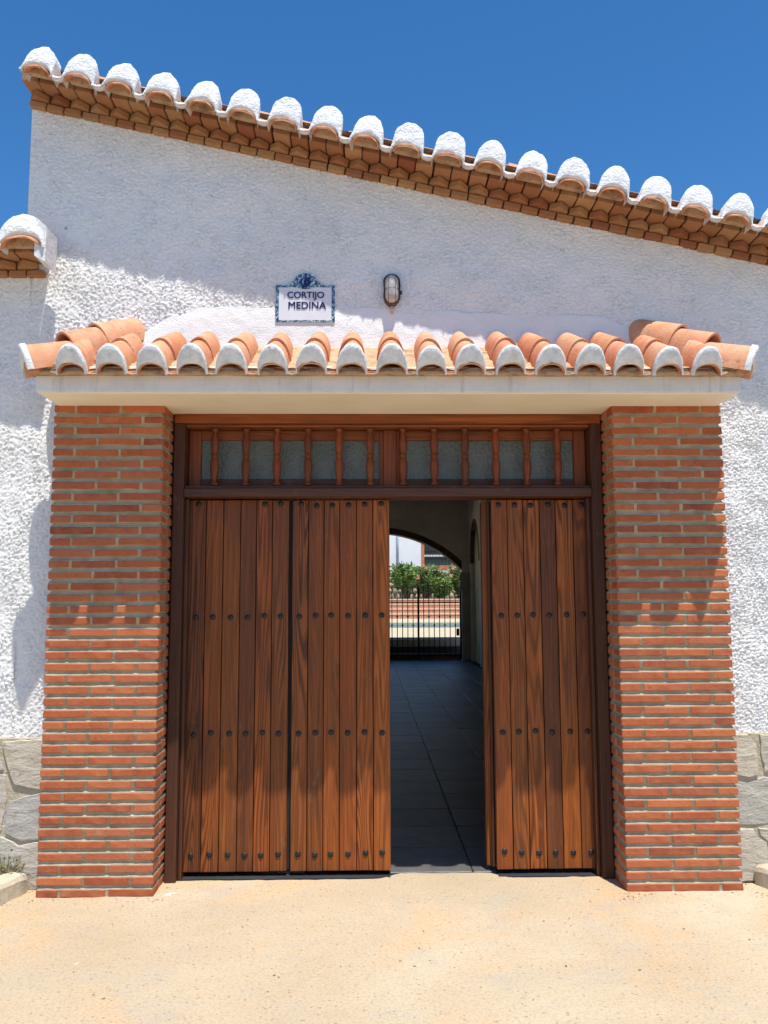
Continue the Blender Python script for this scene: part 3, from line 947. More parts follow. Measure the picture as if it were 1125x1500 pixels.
# underside and hip sides of the bed
v = []
for s_ in (-1, 1):
    vs = [(s_*cxn, yl+0.035, bedz(yl+0.035)-H), (s_*cwn, yt, bedz(yt)-H), (s_*cxn, yt, 0.085), (s_*cxn, yl+0.035, 0.085)]
    me = mesh('side_bed', vs, [(0, 1, 2), (0, 2, 3)])
    link('side_bed', me, SMORTAR, CAN, (0, 0, H))
me = mesh('bed_underside', [(-cxn, yl+0.035, 0.0895), (cxn, yl+0.035, 0.0895), (cxn, yt, 0.0905), (-cxn, yt, 0.0905), (-cxn, yl+0.035, 0.098), (cxn, yl+0.035, 0.098)], [(0, 1, 2, 3), (0, 1, 5, 4)])
link('bed_underside', me, SMORTAR, CAN, (0, 0, H))
# tiles
TA, TH = 0.0775, 0.150
LOW = [barrel_mesh('tile', TA, TH, TA*0.93, TH*0.95, 0.30, seed=k+20, jit=0.003) for k in range(7)]
UPP = [barrel_mesh('tile', TA*1.0, TH*1.0, TA*0.9, TH*0.92, 0.36, seed=k+30, jit=0.003) for k in range(7)]
INN = [barrel_mesh('tile', 0.0765, 0.060, 0.072, 0.056, 0.20, th=0.008, seed=k+50) for k in range(3)]
SHORT = [barrel_mesh('tile', TA, TH, TA*0.95, TH*0.96, 0.22, seed=k+60, jit=0.003) for k in range(2)]
for L_ in (LOW, UPP, INN, SHORT):
    for m_ in L_: smooth_by_angle(m_)
def crescent(a, h, hi_, seed, th=0.03, jit=0.0016, n=16):
    """limewashed end plug between outer and inner tile"""
    bm = bmesh.new()
    def pt(aa, hh, t, y): return Vector((-aa*math.cos(t), y, hh*max(0, math.sin(t))**0.9))
    R4 = []
    for (aa, hh, y, b) in ((a+0.002, h+0.003, th, 0), (a+0.003, h+0.004, 0.006, 0), (a-0.004, h-0.003, -0.002, 0), (a-0.006, (h*0.65+hi_*0.35), -0.003, 1), (a-0.004, (h*0.35+hi_*0.65), -0.003, 1), (a-0.002, hi_+0.002, -0.002, 1), (a-0.002, hi_-0.002, 0.004, 1), (a-0.002, hi_-0.002, 0.012, 1)):
        row = []
        for i in range(n+1):
            p = pt(aa, hh, PI*i/n, y)
            p += noise.noise_vector(p*32+Vector((seed*4, 0, 0)))*jit*1.6
            row.append(p)
        R4.append(row)
    return loft('tile_end', R4)
CRES = [crescent(TA+0.002*math.sin(k*2.1), TH+0.006*math.sin(k*1.3), 0.060+0.004*math.sin(k*2.7), k, jit=0.0028) for k in range(12)]
for m_ in CRES: smooth_by_angle(m_, 0.9)
rs = Matrix.Rotation(SL, 3, 'X')
NT_ = 17
for k in range(NT_):
    x = -1.652 + k*(3.304/16) + rnd.uniform(-0.004, 0.004)
    tw = rs @ Matrix.Rotation(rnd.uniform(-0.03, 0.03), 3, 'Y') @ Matrix.Rotation(rnd.uniform(-0.02, 0.02), 3, 'Z')
    o0 = Vector((x, yl, zl-0.008+rnd.uniform(-0.004, 0.003)))
    link('tile_end', rnd.choice(CRES), LIME, CAN, o0, tw)
    link('tile', rnd.choice(INN), TERRA, CAN, o0 + tw @ Vector((0, 0.004, 0.0)), tw)
    edge = (k in (0, NT_-1))
    if edge:
        link('tile', rnd.choice(SHORT), TERRA, CAN, o0 + tw @ Vector((0, 0.026, 0)), tw)
    else:
        link('tile', rnd.choice(LOW), TERRA, CAN, o0 + tw @ Vector((0, 0.026, -0.002)), tw)
        tw2 = tw @ Matrix.Rotation(rnd.uniform(-0.02, 0.02), 3, 'Z')
        link('tile', rnd.choice(UPP if k not in (1, NT_-2) else SHORT), TERRA, CAN, o0 + tw @ Vector((rnd.uniform(-.004, .004), 0.235+rnd.uniform(-.014, .014), 0.009)), tw2)
# channel tile mouths between covers
def chan2(seed, w=0.075):
    n = 8
    def u(a, d, y): return [Vector((-a*math.cos(PI*i/n), y, 0.016-d*math.sin(PI*i/n))) for i in range(n+1)]
    rings = []
    for y in (0.0, 0.1, 0.5):
        o = u(w/2, 0.022, y); i_ = u(w/2-0.003, 0.010, y)
        rings.append(o+i_[::-1])
    rr_ = [[p + noise.noise_vector(p*30+Vector((seed, 0, 0)))*0.003 for p in r] for r in rings]
    return loft('channel_tile', rr_, closed=True, caps=True)
CH2 = [chan2(k) for k in range(3)]
for k in range(NT_+1):
    x = -1.652 + (k-0.5)*(3.304/16)
    if k in (0, NT_): x *= 0.985
    link('channel_tile', rnd.choice(CH2), TERRA if k % 4 else SMORTAR, CAN, (x, yl+0.022, zl-0.004), rs)
# hip tiles
HIPS = [barrel_mesh('hip_tile', 0.088, 0.150, 0.078, 0.135, 0.33, seed=k+70) for k in range(3)]
HIPE = [barrel_mesh('hip_tile', 0.088, 0.150, 0.078, 0.135, 0.33, seed=k+70) for k in range(1)]
for m_ in HIPS: smooth_by_angle(m_)
HC = crescent(0.090, 0.155, 0.060, 77)
for s_ in (-1, 1):
    p0 = Vector((s_*1.855, yl+0.0, zl+0.006)); p1 = Vector((s_*1.485, YW+0.03, bedz(YW)+0.052))
    d = (p1-p0); Ld = d.length; d.normalize()
    xa = d.cross(Vector((0, 0, 1))).normalized()
    za = xa.cross(d).normalized()
    m3 = Matrix((xa, d, za)).transposed()
    dA = Vector((-s_*0.86, 0.46, 0.30)).normalized()
    xA = dA.cross(Vector((0, 0, 1))).normalized(); zA = xA.cross(dA).normalized()
    mA = Matrix((xA, dA, zA)).transposed()
    pA = Vector((s_*1.905, yl+0.055, zl+0.008))
    link('hip_tile_end', HC, LIME, CAN, pA, mA)
    for k in range(3):
        L0 = 0.022 + k*(Ld-0.1)/3*1.05
        if k == 0:
            link('hip_tile', HIPS[0], TERRA, CAN, pA + dA*0.022, mA)
            continue
        link('hip_tile', rnd.choice(HIPS), TERRA, CAN, p0 + d*L0 + za*(0.006+0.013*k), m3 @ Matrix.Rotation(rnd.uniform(-.03, .03), 3, 'Z'))
    # bed filling under the hip
    bm = bmesh.new()
    bmesh.ops.create_icosphere(bm, subdivisions=4, radius=1)
    for v_ in bm.verts:
        q = v_.co.copy()
        v_.co = Vector((q.x*0.098, q.y*0.17, q.z*0.060)) + noise.noise_vector(q*2.6+Vector((s_*3, 0, 0)))*0.010 + noise.noise_vector(q*9)*0.004
    link('hip_mortar', bm_mesh('hip_mortar', bm), SMORTAR, CAN, pA + dA*0.215 + Vector((0, -0.002, 0.012)), mA)
    # side slope cover tiles facing outwards
    rs2 = Matrix.Rotation(s_*PI/2, 3, 'Z') @ Matrix.Rotation(SL, 3, 'X')
    for yy in (-0.13, 0.075):
        oo = Vector((s_*1.885, yy, zl-0.004))
        link('tile_end', rnd.choice(CRES), LIME, CAN, oo, rs2)
        link('tile', rnd.choice(INN), TERRA, CAN, oo + rs2 @ Vector((0, 0.004, 0)), rs2)
        link('tile', rnd.choice(LOW if yy > 0 else SHORT), TERRA, CAN, oo + rs2 @ Vector((0, 0.026, 0)), rs2)
    # terracotta stub under the hip mouth
    link('hip_stub', barrel_mesh('hip_stub', 0.055, 0.072, 0.05, 0.066, 0.16, th=0.016, seed=3), TERRA, CAN, pA + dA*0.008 + Vector((0, 0, -0.014)), mA)

# ------------------------------------------------------------------ wooden gate
GT = thing('wooden_gate', 'brown plank gate with black studs and baluster transom, one leaf folded open', 'gate', (0, YD, 0))
x0, x1 = -1.258, 1.250
yf = 0.205
def bar(name, a, b, c, d, e, f, mat, bev=0.004): return box(name, a, b, c, d, e, f, mat, GT, bev=bev, segs=2)
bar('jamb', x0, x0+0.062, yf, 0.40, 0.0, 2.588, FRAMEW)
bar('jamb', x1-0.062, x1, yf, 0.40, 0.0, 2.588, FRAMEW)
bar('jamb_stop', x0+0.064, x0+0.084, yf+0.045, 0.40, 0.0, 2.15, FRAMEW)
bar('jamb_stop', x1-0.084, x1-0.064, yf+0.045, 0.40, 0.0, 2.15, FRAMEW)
bar('head_rail', x0, x1, yf-0.002, 0.40, 2.590, 2.647, FRAMEH)
bar('head_moulding', x0+0.064, x1-0.064, yf+0.02, 0.40, 2.572, 2.588, FRAMEH, 0.003)
bar('transom_rail', x0+0.064, x1-0.064, yf-0.012, 0.40, 2.155, 2.205, RAILDK, 0.006)
bar('transom_sill', x0+0.064, x1-0.064, yf+0.012, 0.40, 2.207, 2.222, RAILDK, 0.004)
# sashes
zt, zb = 2.570, 2.224
ys = YD+0.02
def sash(xa, xb_, wl, wr):
    fr = box('sash', xa, xa+wl, ys, ys+0.05, zb, zt, SASHV, GT, bev=0.003)
    box('sash', xb_-wr, xb_, ys, ys+0.05, zb, zt, SASHV, GT, bev=0.003)
    box('sash_rail', xa+wl+0.001, xb_-wr-0.001, ys+0.002, ys+0.05, zt-0.058, zt, FRAMEH, GT, bev=0.003)
    box('sash_rail', xa+wl+0.001, xb_-wr-0.001, ys+0.002, ys+0.05, zb, zb+0.052, RAILDK, GT, bev=0.003)
    box('pane', xa+wl-0.005, xb_-wr+0.005, ys+0.022, ys+0.030, zb+0.045, zt-0.05, FROST, GT, bev=0)
sash(x0+0.064, 0.005, 0.072, 0.058)
sash(0.007, x1-0.064, 0.058, 0.072)
box('mullion', -0.032, 0.044, ys-0.012, ys-0.0015, zb, zt, SASHV, GT, bev=0.003)
BAL = lathe_mesh('baluster', [(0.013, 0), (0.021, 0.004), (0.021, 0.018), (0.012, 0.026), (0.012, 0.04), (0.0165, 0.055), (0.021, 0.10), (0.0215, 0.135), (0.016, 0.166), (0.013, 0.172), (0.018, 0.178), (0.018, 0.186), (0.013, 0.192), (0.017, 0.21), (0.0205, 0.25), (0.0185, 0.285), (0.0125, 0.318), (0.012, 0.33), (0.020, 0.339), (0.0205, 0.346)], 12)
for k in range(12):
    x = -1.034 + k*0.1825
    x = (-1.030 + k*0.1838) if k < 6 else (0.084 + (k-6)*0.1838)
    link('baluster', BAL, BALW, GT, (x, yf+0.055, 2.223), (0, 0, rnd.uniform(0, 6))).scale = (1.22, 1.22, 1)
box('threshold', x0+0.064, 0.0, 0.262, 0.40, -0.02, 0.002, SUBFLOOR, GT, bev=0.002)
box('threshold', 0.61, x1-0.064, 0.262, 0.40, -0.02, 0.002, SUBFLOOR, GT, bev=0.002)
STUD = lathe_mesh('stud', [(0.0165, 0.0), (0.0165, 0.002), (0.0145, 0.005), (0.009, 0.007), (0.003, 0.0078)], 12)
ZR = [0.122, 0.792, 1.462, 2.118]
def leaf(name, xa, xb_, loc, rotz, missing=(), z0=0.026, z1=2.148, studs=True, npl=6):
    """leaf body with its outer face on local y=0, planks children"""
    w = xb_-xa
    me = box_mesh(name, w, 0.03, z1-z0-0.01, 0.003)
    body = bpy.data.objects.new(name, me); C.objects.link(body); me.materials.append(FRAMEW)
    body.parent = GT
    body.location = Vector(loc)-WL[GT]; body.rotation_euler = (0, 0, rotz)
    # shift body mesh so that origin = hinge edge (x=0), front face y=0.024
    for v_ in me.vertices: v_.co += Vector((xa+w/2, 0.024+0.015, (z0+z1)/2))
    # widths differ a little
    ws = [1+rnd.uniform(-0.05, 0.05) for _ in range(npl)]
    s_ = sum(ws); x = xa
    for k in range(npl):
        pw = w*ws[k]/s_
        g = 0.0045
        me = box_mesh('plank', pw-g, 0.024, z1-z0 + rnd.uniform(-0.006, 0.0), 0.004, 0.0008, 12, 2, seed=rnd.random()*40, segs=2)
        dy = rnd.uniform(-0.0015, 0.0015)
        linkl('plank', me, PLANK, body, (x+pw/2, 0.0115+dy, (z0+z1)/2), (0, rnd.uniform(-.0006, .0006), 0))
        if studs:
            for r_i, z in enumerate(ZR):
                if (k, r_i) in missing: continue
                linkl('stud', STUD, IRON, body, (x+pw/2+rnd.uniform(-.004, .004), dy-0.0012, z+rnd.uniform(-.007, .007)), (PI/2, 0, 0))
        x += pw
    return body
leaf('leaf', 0.0, 0.590, (-1.180, YD, 0), 0, missing={(1, 3), (2, 3), (3, 3)})
leaf('leaf', 0.0, 0.574, (-0.572, YD, 0), 0)
leaf('leaf', 0.0, 0.586, (0.606, YD, 0), 0)
op = leaf('leaf', 0.0, 0.575, (0.556, YD+0.068, 0), 0, studs=False)
op['label'] = 'second leaf folded back behind the right hand leaf'
box('leaf_batten', 0.5865, 0.600, YD+0.028, YD+0.062, 0.03, 2.146, FRAMEW, GT, bev=0.004)
box('leaf_edge', -0.5895, -0.5725, YD+0.03, YD+0.06, 0.03, 2.14, SUBFLOOR, GT, bev=0)
# ------------------------------------------------------------------ name plaque
YP = YW+0.008
PX, PZ = -0.492, 3.29
PQ = thing('name_plaque', 'white ceramic name plaque with blue border and crest, lettered CORTIJO MEDINA', 'plaque', (PX, YP-0.012, PZ))
n = NT('glazed_white_tile', 0.22, 0.5); v = n.obj()
n.col(n.ramp(n.noise(v, 6, 3), [(0.3, (0.70, 0.70, 0.72)), (0.7, (0.78, 0.78, 0.79))])); GLAZE = n.m
n = NT('blue_ornament_glaze', 0.25, 0.5); v = n.obj()
a = n.noise(v, 95, 3, 0.6, 1.2)
n.col(n.ramp(a, [(0.30, (0.012, 0.02, 0.10)), (0.48, (0.03, 0.08, 0.25)), (0.50, (0.10, 0.30, 0.33)), (0.56, (0.60, 0.68, 0.72)), (0.70, (0.65, 0.62, 0.55))], 'CONSTANT')); ORN = n.m
n = NT('navy_glaze', 0.3, 0.5); n.col((0.012, 0.012, 0.085)); NAVY = n.m
n = NT('pale_glaze', 0.3, 0.5); n.col((0.35, 0.45, 0.62)); PALE = n.m
w2, z0_, z1_ = 0.174, -0.113, 0.112
box('tile_plate', PX-w2, PX+w2, YP-0.026, YP-0.006, PZ+z0_, PZ+z1_, GLAZE, PQ, bev=0.002)
b_ = 0.019
yb = YP-0.0285
box('border', PX-w2, PX-w2+b_, yb, YP-0.0255, PZ+z0_, PZ+z1_, ORN, PQ, bev=0.0005)
box('border', PX+w2-b_, PX+w2, yb, YP-0.0255, PZ+z0_, PZ+z1_, ORN, PQ, bev=0.0005)
box('border', PX-w2+b_, PX+w2-b_, yb+0.0003, YP-0.0255, PZ+z1_-0.013, PZ+z1_, ORN, PQ, bev=0.0005)
box('border', PX-w2+b_, PX+w2-b_, yb+0.0003, YP-0.0255, PZ+z0_, PZ+z0_+0.013, ORN, PQ, bev=0.0005)
crest = [(-0.092, 0.0), (-0.088, 0.016), (-0.070, 0.026), (-0.063, 0.028)]
for i in range(13):
    t = PI*(i/12)
    crest.append((-0.062*math.cos(t), 0.028+0.046*math.sin(t)))
crest += [(0.063, 0.028), (0.070, 0.026), (0.088, 0.016), (0.092, 0.0)]
for i in range(1, 8):
    t = PI*i/8
    crest.append((0.05*math.cos(t), -0.022*math.sin(t)))
me = bm_mesh('crest', prism(crest, 0.021))
link('crest', me, ORN, PQ, (PX, YP-0.0305, PZ+z1_-0.002))
def disc(name, r, x, z, mat, y, sx_=1, seg=20):
    me = bm_mesh(name, prism([(r*sx_*math.cos(2*PI*k/seg), r*math.sin(2*PI*k/seg)) for k in range(seg)], 0.0012))
    return link(name, me, mat, PQ, (x, y, z))
disc('crest_medallion', 0.031, PX, PZ+z1_+0.016, NAVY, YP-0.0318, 0.95)
disc('crest_shield', 0.019, PX-0.004, PZ+z1_+0.018, PALE, YP-0.033, 0.8)
disc('crest_figure', 0.011, PX, PZ+z1_+0.024, NAVY, YP-0.0342)
disc('crest_figure', 0.009, PX-0.001, PZ+z1_+0.008, NAVY, YP-0.0342, 1.3)
for k in range(9):
    t = PI*(k+0.5)/9
    disc('crest_bead', 0.0048, PX-0.046*math.cos(t), PZ+z1_+0.024+0.034*math.sin(t), PALE if k % 2 else NAVY, YP-0.0318, 1, 10)
def text(s, size, x, z, extrude=0.0008, off=0.0, wide=1.0):
    cu = bpy.data.curves.new('t', 'FONT'); cu.body = s; cu.size = size; cu.extrude = extrude; cu.offset = off
    cu.align_x = 'CENTER'; cu.resolution_u = 4
    o = bpy.data.objects.new('t', cu); C.objects.link(o)
    dg = bpy.context.evaluated_depsgraph_get()
    me = bpy.data.meshes.new_from_object(o.evaluated_get(dg))
    bpy.data.objects.remove(o)
    me.materials.clear()
    bm = bmesh.new(); bm.from_mesh(me)
    g0 = bm.verts[:]+bm.edges[:]+bm.faces[:]
    for k, (dx_, dz_) in enumerate(((0.0011, 0.0002), (-0.0011, 0.0004), (0.0004, -0.0008))):
        r_ = bmesh.ops.duplicate(bm, geom=g0)
        for v_ in [e for e in r_['geom'] if isinstance(e, bmesh.types.BMVert)]: v_.co += Vector((dx_, dz_, 0.00013*(k+1)))
    bm.to_mesh(me); bm.free()
    q = link('lettering', me, NAVY, PQ, (x, YP-0.0285, z), (PI/2, 0, 0))
    return q
text('CORTIJO', 0.054, PX+0.003, PZ+0.034, wide=1.0)
text('MEDINA', 0.060, PX+0.010, PZ-0.031, wide=1.0)

# ------------------------------------------------------------------ bulkhead lamp
LX, LZ = 0.017, 3.372
LP = thing('bulkhead_lamp', 'oval caged bulkhead lamp on the shaded wall above the canopy', 'lamp', (LX, YW, LZ))
def capsule(a, hh, n=12):
    pts = []
    for k in range(n+1):
        t = PI*k/n
        pts.append((a*math.cos(t), (hh-a)+a*math.sin(t)))
    for k in range(n+1):
        t = PI + PI*k/n
        pts.append((a*math.cos(t), -(hh-a)+a*math.sin(t)))
    return pts
CS = capsule(0.046, 0.092)
me = bm_mesh('back_plate', prism(capsule(0.047, 0.094), 0.035, -0.03)); link('back_plate', me, RIM, LP, (LX, YW, LZ))
rings = []
for s_, y in ((0.88, -0.03), (0.86, -0.045), (0.76, -0.064), (0.58, -0.078), (0.32, -0.085), (0.02, -0.087)):
    rings.append([Vector((x*s_, y, z*(s_*0.6+0.4) if s_ > 0.3 else z*s_*1.7)) for x, z in capsule(0.046, 0.092)])
me = loft('glass', rings, closed=True)
n = NT('ribbed_lamp_glass', 0.15, 0.7)
v = n.obj((1, 1, 0.1))
n.col(n.mix(n.ramp(n.noise(n.obj(), 25, 3), [(0.4, 0.0), (0.7, 0.5)]), (0.50, 0.48, 0.44), (0.27, 0.25, 0.22)))
n.bump(n.noise(v, 120, 2), 0.004); LGL = n.m
link('glass', me, LGL, LP, (LX, YW, LZ))
ring = [Vector((x, 0, z)) for x, z in CS]
me = tube_mesh('rim', ring+[ring[0]], 0.0045); link('rim', me, RIM, LP, (LX, YW-0.036, LZ))
for xx in (-0.020, 0.020):
    pts = [(xx, -0.036, 0.082), (xx, -0.075, 0.066), (xx*1.05, -0.092, 0.03), (xx*1.05, -0.094, 0), (xx*1.05, -0.092, -0.03), (xx, -0.075, -0.066), (xx, -0.036, -0.082)]
    link('cage_wire', tube_mesh('cage_wire', pts, 0.0013, 6), RIM, LP, (LX, YW, LZ))
pts = [(-0.046, -0.036, -0.008), (-0.034, -0.072, -0.008), (0, -0.095, -0.008), (0.034, -0.072, -0.008), (0.046, -0.036, -0.008)]
link('cage_wire', tube_mesh('cage_wire', pts, 0.0013, 6), RIM, LP, (LX, YW, LZ))
link('conduit', tube_mesh('conduit', [(0, -0.012, -0.092), (0, -0.014, -0.14)], 0.009), mk_simple('conduit_paint', (0.62, 0.48, 0.44), 0.7), LP, (LX, YW, LZ))
me = lathe_mesh('screw', [(0.006, 0), (0.006, 0.004), (0.003, 0.006)], 8)
link('screw', me, IRON, LP, (LX+0.055, YW-0.03, LZ-0.012), (PI/2, 0, 0))
link('screw', me, IRON, LP, (LX+0.055, YW-0.03, LZ-0.024), (PI/2, 0, 0))

# ------------------------------------------------------------------ kerbs
def kerb(p, d, side, label, L=2.4):
    d = Vector(d).normalized(); out = Vector((-d.y, d.x)) if side < 0 else Vector((d.y, -d.x))
    if out.x*side < 0: out = -out
    prof = [(0.0, -0.02), (0.0, 0.075), (0.012, 0.098), (0.035, 0.108), (0.10, 0.108), (0.12, 0.10), (0.13, 0.08), (0.13, -0.02)]
    rings = []
    N = int(L/0.03)
    for i in range(N+1):
        s = L*i/N
        sc = 1 if i > 1 else (0.90, 0.97)[i]
        ring = []
        for (a, z) in prof:
            q = noise.noise_vector(Vector((s*14+side, a*20, z*20)))*0.0045 + noise.noise_vector(Vector((s*45, a*60, z*60+side)))*0.0018
            aa = 0.065+(a-0.065)*sc
            ring.append(Vector((d.x*s+out.x*aa, d.y*s+out.y*aa, z*sc)) + q)
        rings.append(ring)
    me = loft('kerb', rings, closed=True, caps=True, smooth=False)
    o = link('kerb', me, KERB, None, (p[0], p[1], 0))
    tag(o, label, 'kerb', 'kerbs flanking the forecourt')
kerb((-1.955, 0.085), (-0.34, -0.94), -1, 'weathered concrete kerb running out from beside the left pillar')
kerb((1.985, 0.095), (0.40, -0.92), 1, 'weathered concrete kerb running out from beside the right pillar')
for s_, nm in ((-1, 'planting_bed'), (1, 'planting_bed')):
    vs = [(s_*2.02, 0.13, 0.05), (s_*2.12, -0.15, 0.05), (s_*2.97, -2.4, 0.05), (s_*5, -2.4, 0.05), (s_*5, 0.13, 0.05)]
    me = mesh(nm, vs, [(0, 1, 2, 3, 4)] if s_ > 0 else [(4, 3, 2, 1, 0)])
    o = link(nm, me, SOIL); tag(o, kind='structure')
# dry creeper in the left bed
def sprig(x, y, z0, n_, hgt, spread, label, seed):
    r2 = random.Random(seed)
    root = thing('dry_shrub', label, 'plant', (x, y, z0))
    bm = bmesh.new(); lv, lf = [], []
    bms = bmesh.new()
    vv, ff = [], []
    for k in range(n_):
        p = Vector((r2.uniform(-0.02, 0.02), r2.uniform(-0.02, 0.02), 0)); dr = Vector((r2.gauss(0, spread), r2.gauss(0, spread*0.4), 1)).normalized()
        pts = [p.copy()]
        for j in range(6):
            dr = (dr + Vector((r2.gauss(0, 0.25), r2.gauss(0, 0.2), r2.gauss(0, 0.12)))).normalized()
            p = p + dr*hgt/6*r2.uniform(0.6, 1.2); pts.append(p.copy())
            for q in range(2):
                c = p + Vector((r2.gauss(0, 0.01), r2.gauss(0, 0.01), r2.gauss(0, 0.01)))
                a = Vector((r2.gauss(0, 1), r2.gauss(0, 1), r2.gauss(0, 1))).normalized()*r2.uniform(0.004, 0.009)
                b = a.orthogonal()*0.6
                i0 = len(lv); lv += [c-a, c-b, c+a, c+b]; lf.append((i0, i0+1, i0+2, i0+3))
        tm = tube_mesh('x', pts, [0.0022]*4+[0.0014]*3, 4)
        i0 = len(vv); vv += [v_.co.copy() for v_ in tm.vertices]; ff += [tuple(i0+i for i in p_.vertices) for p_ in tm.polygons]
    link('stem', mesh('stem', vv, ff), GRASSY, root, (x, y, z0))
    link('foliage', mesh('foliage', lv, lf), DRYLEAF, root, (x, y, z0))
sprig(-2.075, 0.085, 0.05, 22, 0.17, 0.5, 'dry straggling creeper behind the left kerb against the stones', 3)

# ------------------------------------------------------------------ passage behind the gate
YB = 16.65
XL, XR = -2.15, 2.47
PS = thing('passage', 'long dim plastered passage with arches seen through the open gate', 'building', (0, 8, 0))
box('side_wall', XL-0.25, XL, 1.0, YB+0.5, -0.05, 4.12, INPL, PS, bev=0)
box('side_wall', XR, XR+0.35, 0.40, 4.1, -0.05, 3.45, INPL, PS, bev=0)
box('side_wall', XR, XR+0.35, 4.1, 14.85, -0.05, 4.12, INPL, PS, bev=0)
box('ceiling', XL-0.25, XR+0.30, 4.20, YB+0.8, 4.12, 4.30, INPL, PS, bev=0)
box('front_infill', XL+0.02, XR-0.002, 4.00, 4.195, 3.2, 4.30, INPL, PS, bev=0)
# back wall with segmental arch
a_, b_a, r_a = 0.067, 0.234, 3.02
xr_, xl_ = 2.262, 2*0.067-2.262
t0 = math.acos((xr_-a_)/r_a)
def arc(rad, n_=28, dx=0.0):
    tt0 = math.acos(min(1, (xr_+dx-a_)/rad))
    return [(a_+rad*math.cos(tt0+(PI-2*tt0)*i/n_), b_a+rad*math.sin(tt0+(PI-2*tt0)*i/n_)) for i in range(n_+1)]
A = arc(r_a)
poly = [(xr_, -0.05)] + A + [(xl_, -0.05), (XL, -0.05), (XL, 4.12), (XR, 4.12), (XR, -0.05)]
link('arch_wall', bm_mesh('arch_wall', prism(poly, 0.45, 0)), INPL, PS, (0, YB, 0))
outer = arc(r_a+0.15)
band = A + arc(r_a+0.15, dx=0.0)[::-1]
link('arch_trim', bm_mesh('arch_trim', prism(band, 0.47, -0.012)), TRIM, PS, (0, YB, 0))
# corner pier with capital
for (xa, xb_) in ((xr_-0.03, XR+0.002), (XL-0.002, xl_+0.03)):
    box('pier', xa+0.02, xb_, YB-0.06, YB-0.014, 0, 1.76, PIER, PS, bev=0.004)
    for z0, z1, e in ((1.76, 1.84, 0.05), (1.84, 2.06, 0.025), (2.06, 2.12, 0.05), (2.12, 2.24, 0.03)):
        box('capital', xa-e, xb_, YB-0.06-e, YB-0.0145, z0+0.001, z1, PIER, PS, bev=0.008)
# side arch in the right wall
ya, yb_ = 14.87, 16.42
yc, rr_ = (ya+yb_)/2, (yb_-ya)/2
ap = [(yc+rr_*math.cos(PI*i/20), 2.45+ (3.42-2.45)*math.sin(PI*i/20)) for i in range(21)]
poly = [(yb_, -0.05)] + ap + [(ya, -0.05), (14.852, -0.05), (14.852, 4.118), (YB-0.002, 4.118), (YB-0.002, -0.05)]
bm = bmesh.new()
vs0 = [bm.verts.new((XR, y, z)) for y, z in poly]; vs1 = [bm.verts.new((XR+0.098, y, z)) for y, z in poly]
bm.faces.new(vs0); bm.faces.new(vs1[::-1])
for i in range(len(poly)):
    j = (i+1) % len(poly); bm.faces.new((vs0[i], vs1[i], vs1[j], vs0[j]))
me = bm_mesh('side_arch', bm)
for v_ in me.vertices: v_.co.y -= 8
link('side_arch', me, INPL, PS, (0, 8, 0))
ap2 = [(yc+(rr_+0.1)*math.cos(PI*i/20), 2.45+(3.52-2.45)*math.sin(PI*i/20)) for i in range(21)]
poly = ap + ap2[::-1]
bm = bmesh.new()
vs0 = [bm.verts.new((XR-0.012, y-8, z)) for y, z in poly]; vs1 = [bm.verts.new((XR+0.09, y-8, z)) for y, z in poly]
bm.faces.new(vs0); bm.faces.new(vs1[::-1])
for i in range(len(poly)):
    j = (i+1) % len(poly); bm.faces.new((vs0[i], vs1[i], vs1[j], vs0[j]))
link('arch_trim', bm_mesh('arch_trim', bm), TRIM, PS, (0, 8, 0))
box('alcove_back', XR+0.10, XR+0.20, 14.853, YB, -0.05, 4.1, ALC, PS, bev=0)
# paving
FL = link('passage_floor', mesh('passage_floor', [(XL, 0.20, -0.010), (XR, 0.20, -0.010), (XR+0.3, YB+0.3, -0.010), (XL, YB+0.3, -0.010)], [(0, 1, 2, 3)]), SUBFLOOR)
tag(FL, kind='structure')
SL_ = [box_mesh('paving_slab', 0.474, 0.474, 0.02, 0.003, 0.0012, 3, 0, seed=k) for k in range(6)]
for i in range(-5, 5):
    for j in range(0, 35):
        x = 0.475 + i*0.48 + 0.24 - 0.0
        y = 0.345 + j*0.48 + 0.24
        if x > XR-0.05 or y > YB+0.2: continue
        if not (-0.8 < x < 2.5): 
            if j > 6 and x < -0.8: continue
        o = link('paving_slab', rnd.choice(SL_), SLATE, FL, (x, y, -0.008+rnd.uniform(-.001, .001)), (rnd.uniform(-.003, .003), rnd.uniform(-.003, .003), rnd.choice((0, PI/2, PI))))
# iron gate
IG = thing('iron_gate', 'black wrought iron bar gate closing the arch at the end of the passage', 'gate', (a_, YB+0.2, 0))
gy = YB+0.2
BARM = tube_mesh('bar', [(0, 0, 0.10), (0, 0, 1.82), (0, 0, 1.86), (0, 0, 1.91)], [0.011, 0.011, 0.018, 0.002], 6)
KN = lathe_mesh('collar', [(0.012, 0), (0.026, 0.02), (0.026, 0.035), (0.012, 0.055)], 8)
gw = xr_-a_-0.02
nb = 32
for k in range(nb+1):
    x = a_-gw + 2*gw*k/nb
    if k % 8 == 0:
        box('post', x-0.025, x+0.025, gy-0.025, gy+0.025, 0.02, 1.88, IRON, IG, bev=0.003)
    else:
        link('bar', BARM, IRON, IG, (x, gy, 0))
        link('collar', KN, IRON, IG, (x, gy, 0.86 if k % 2 else 1.08))
for z in (0.12, 0.55, 1.45):
    box('rail', a_-gw+0.03, a_+gw-0.03, gy-0.018, gy+0.018, z, z+0.03, IRON, IG, bev=0.002)
box('lock_box', xr_-0.13, xr_-0.06, gy-0.045, gy+0.045, 0.62, 0.80, IRON, IG, bev=0.004)

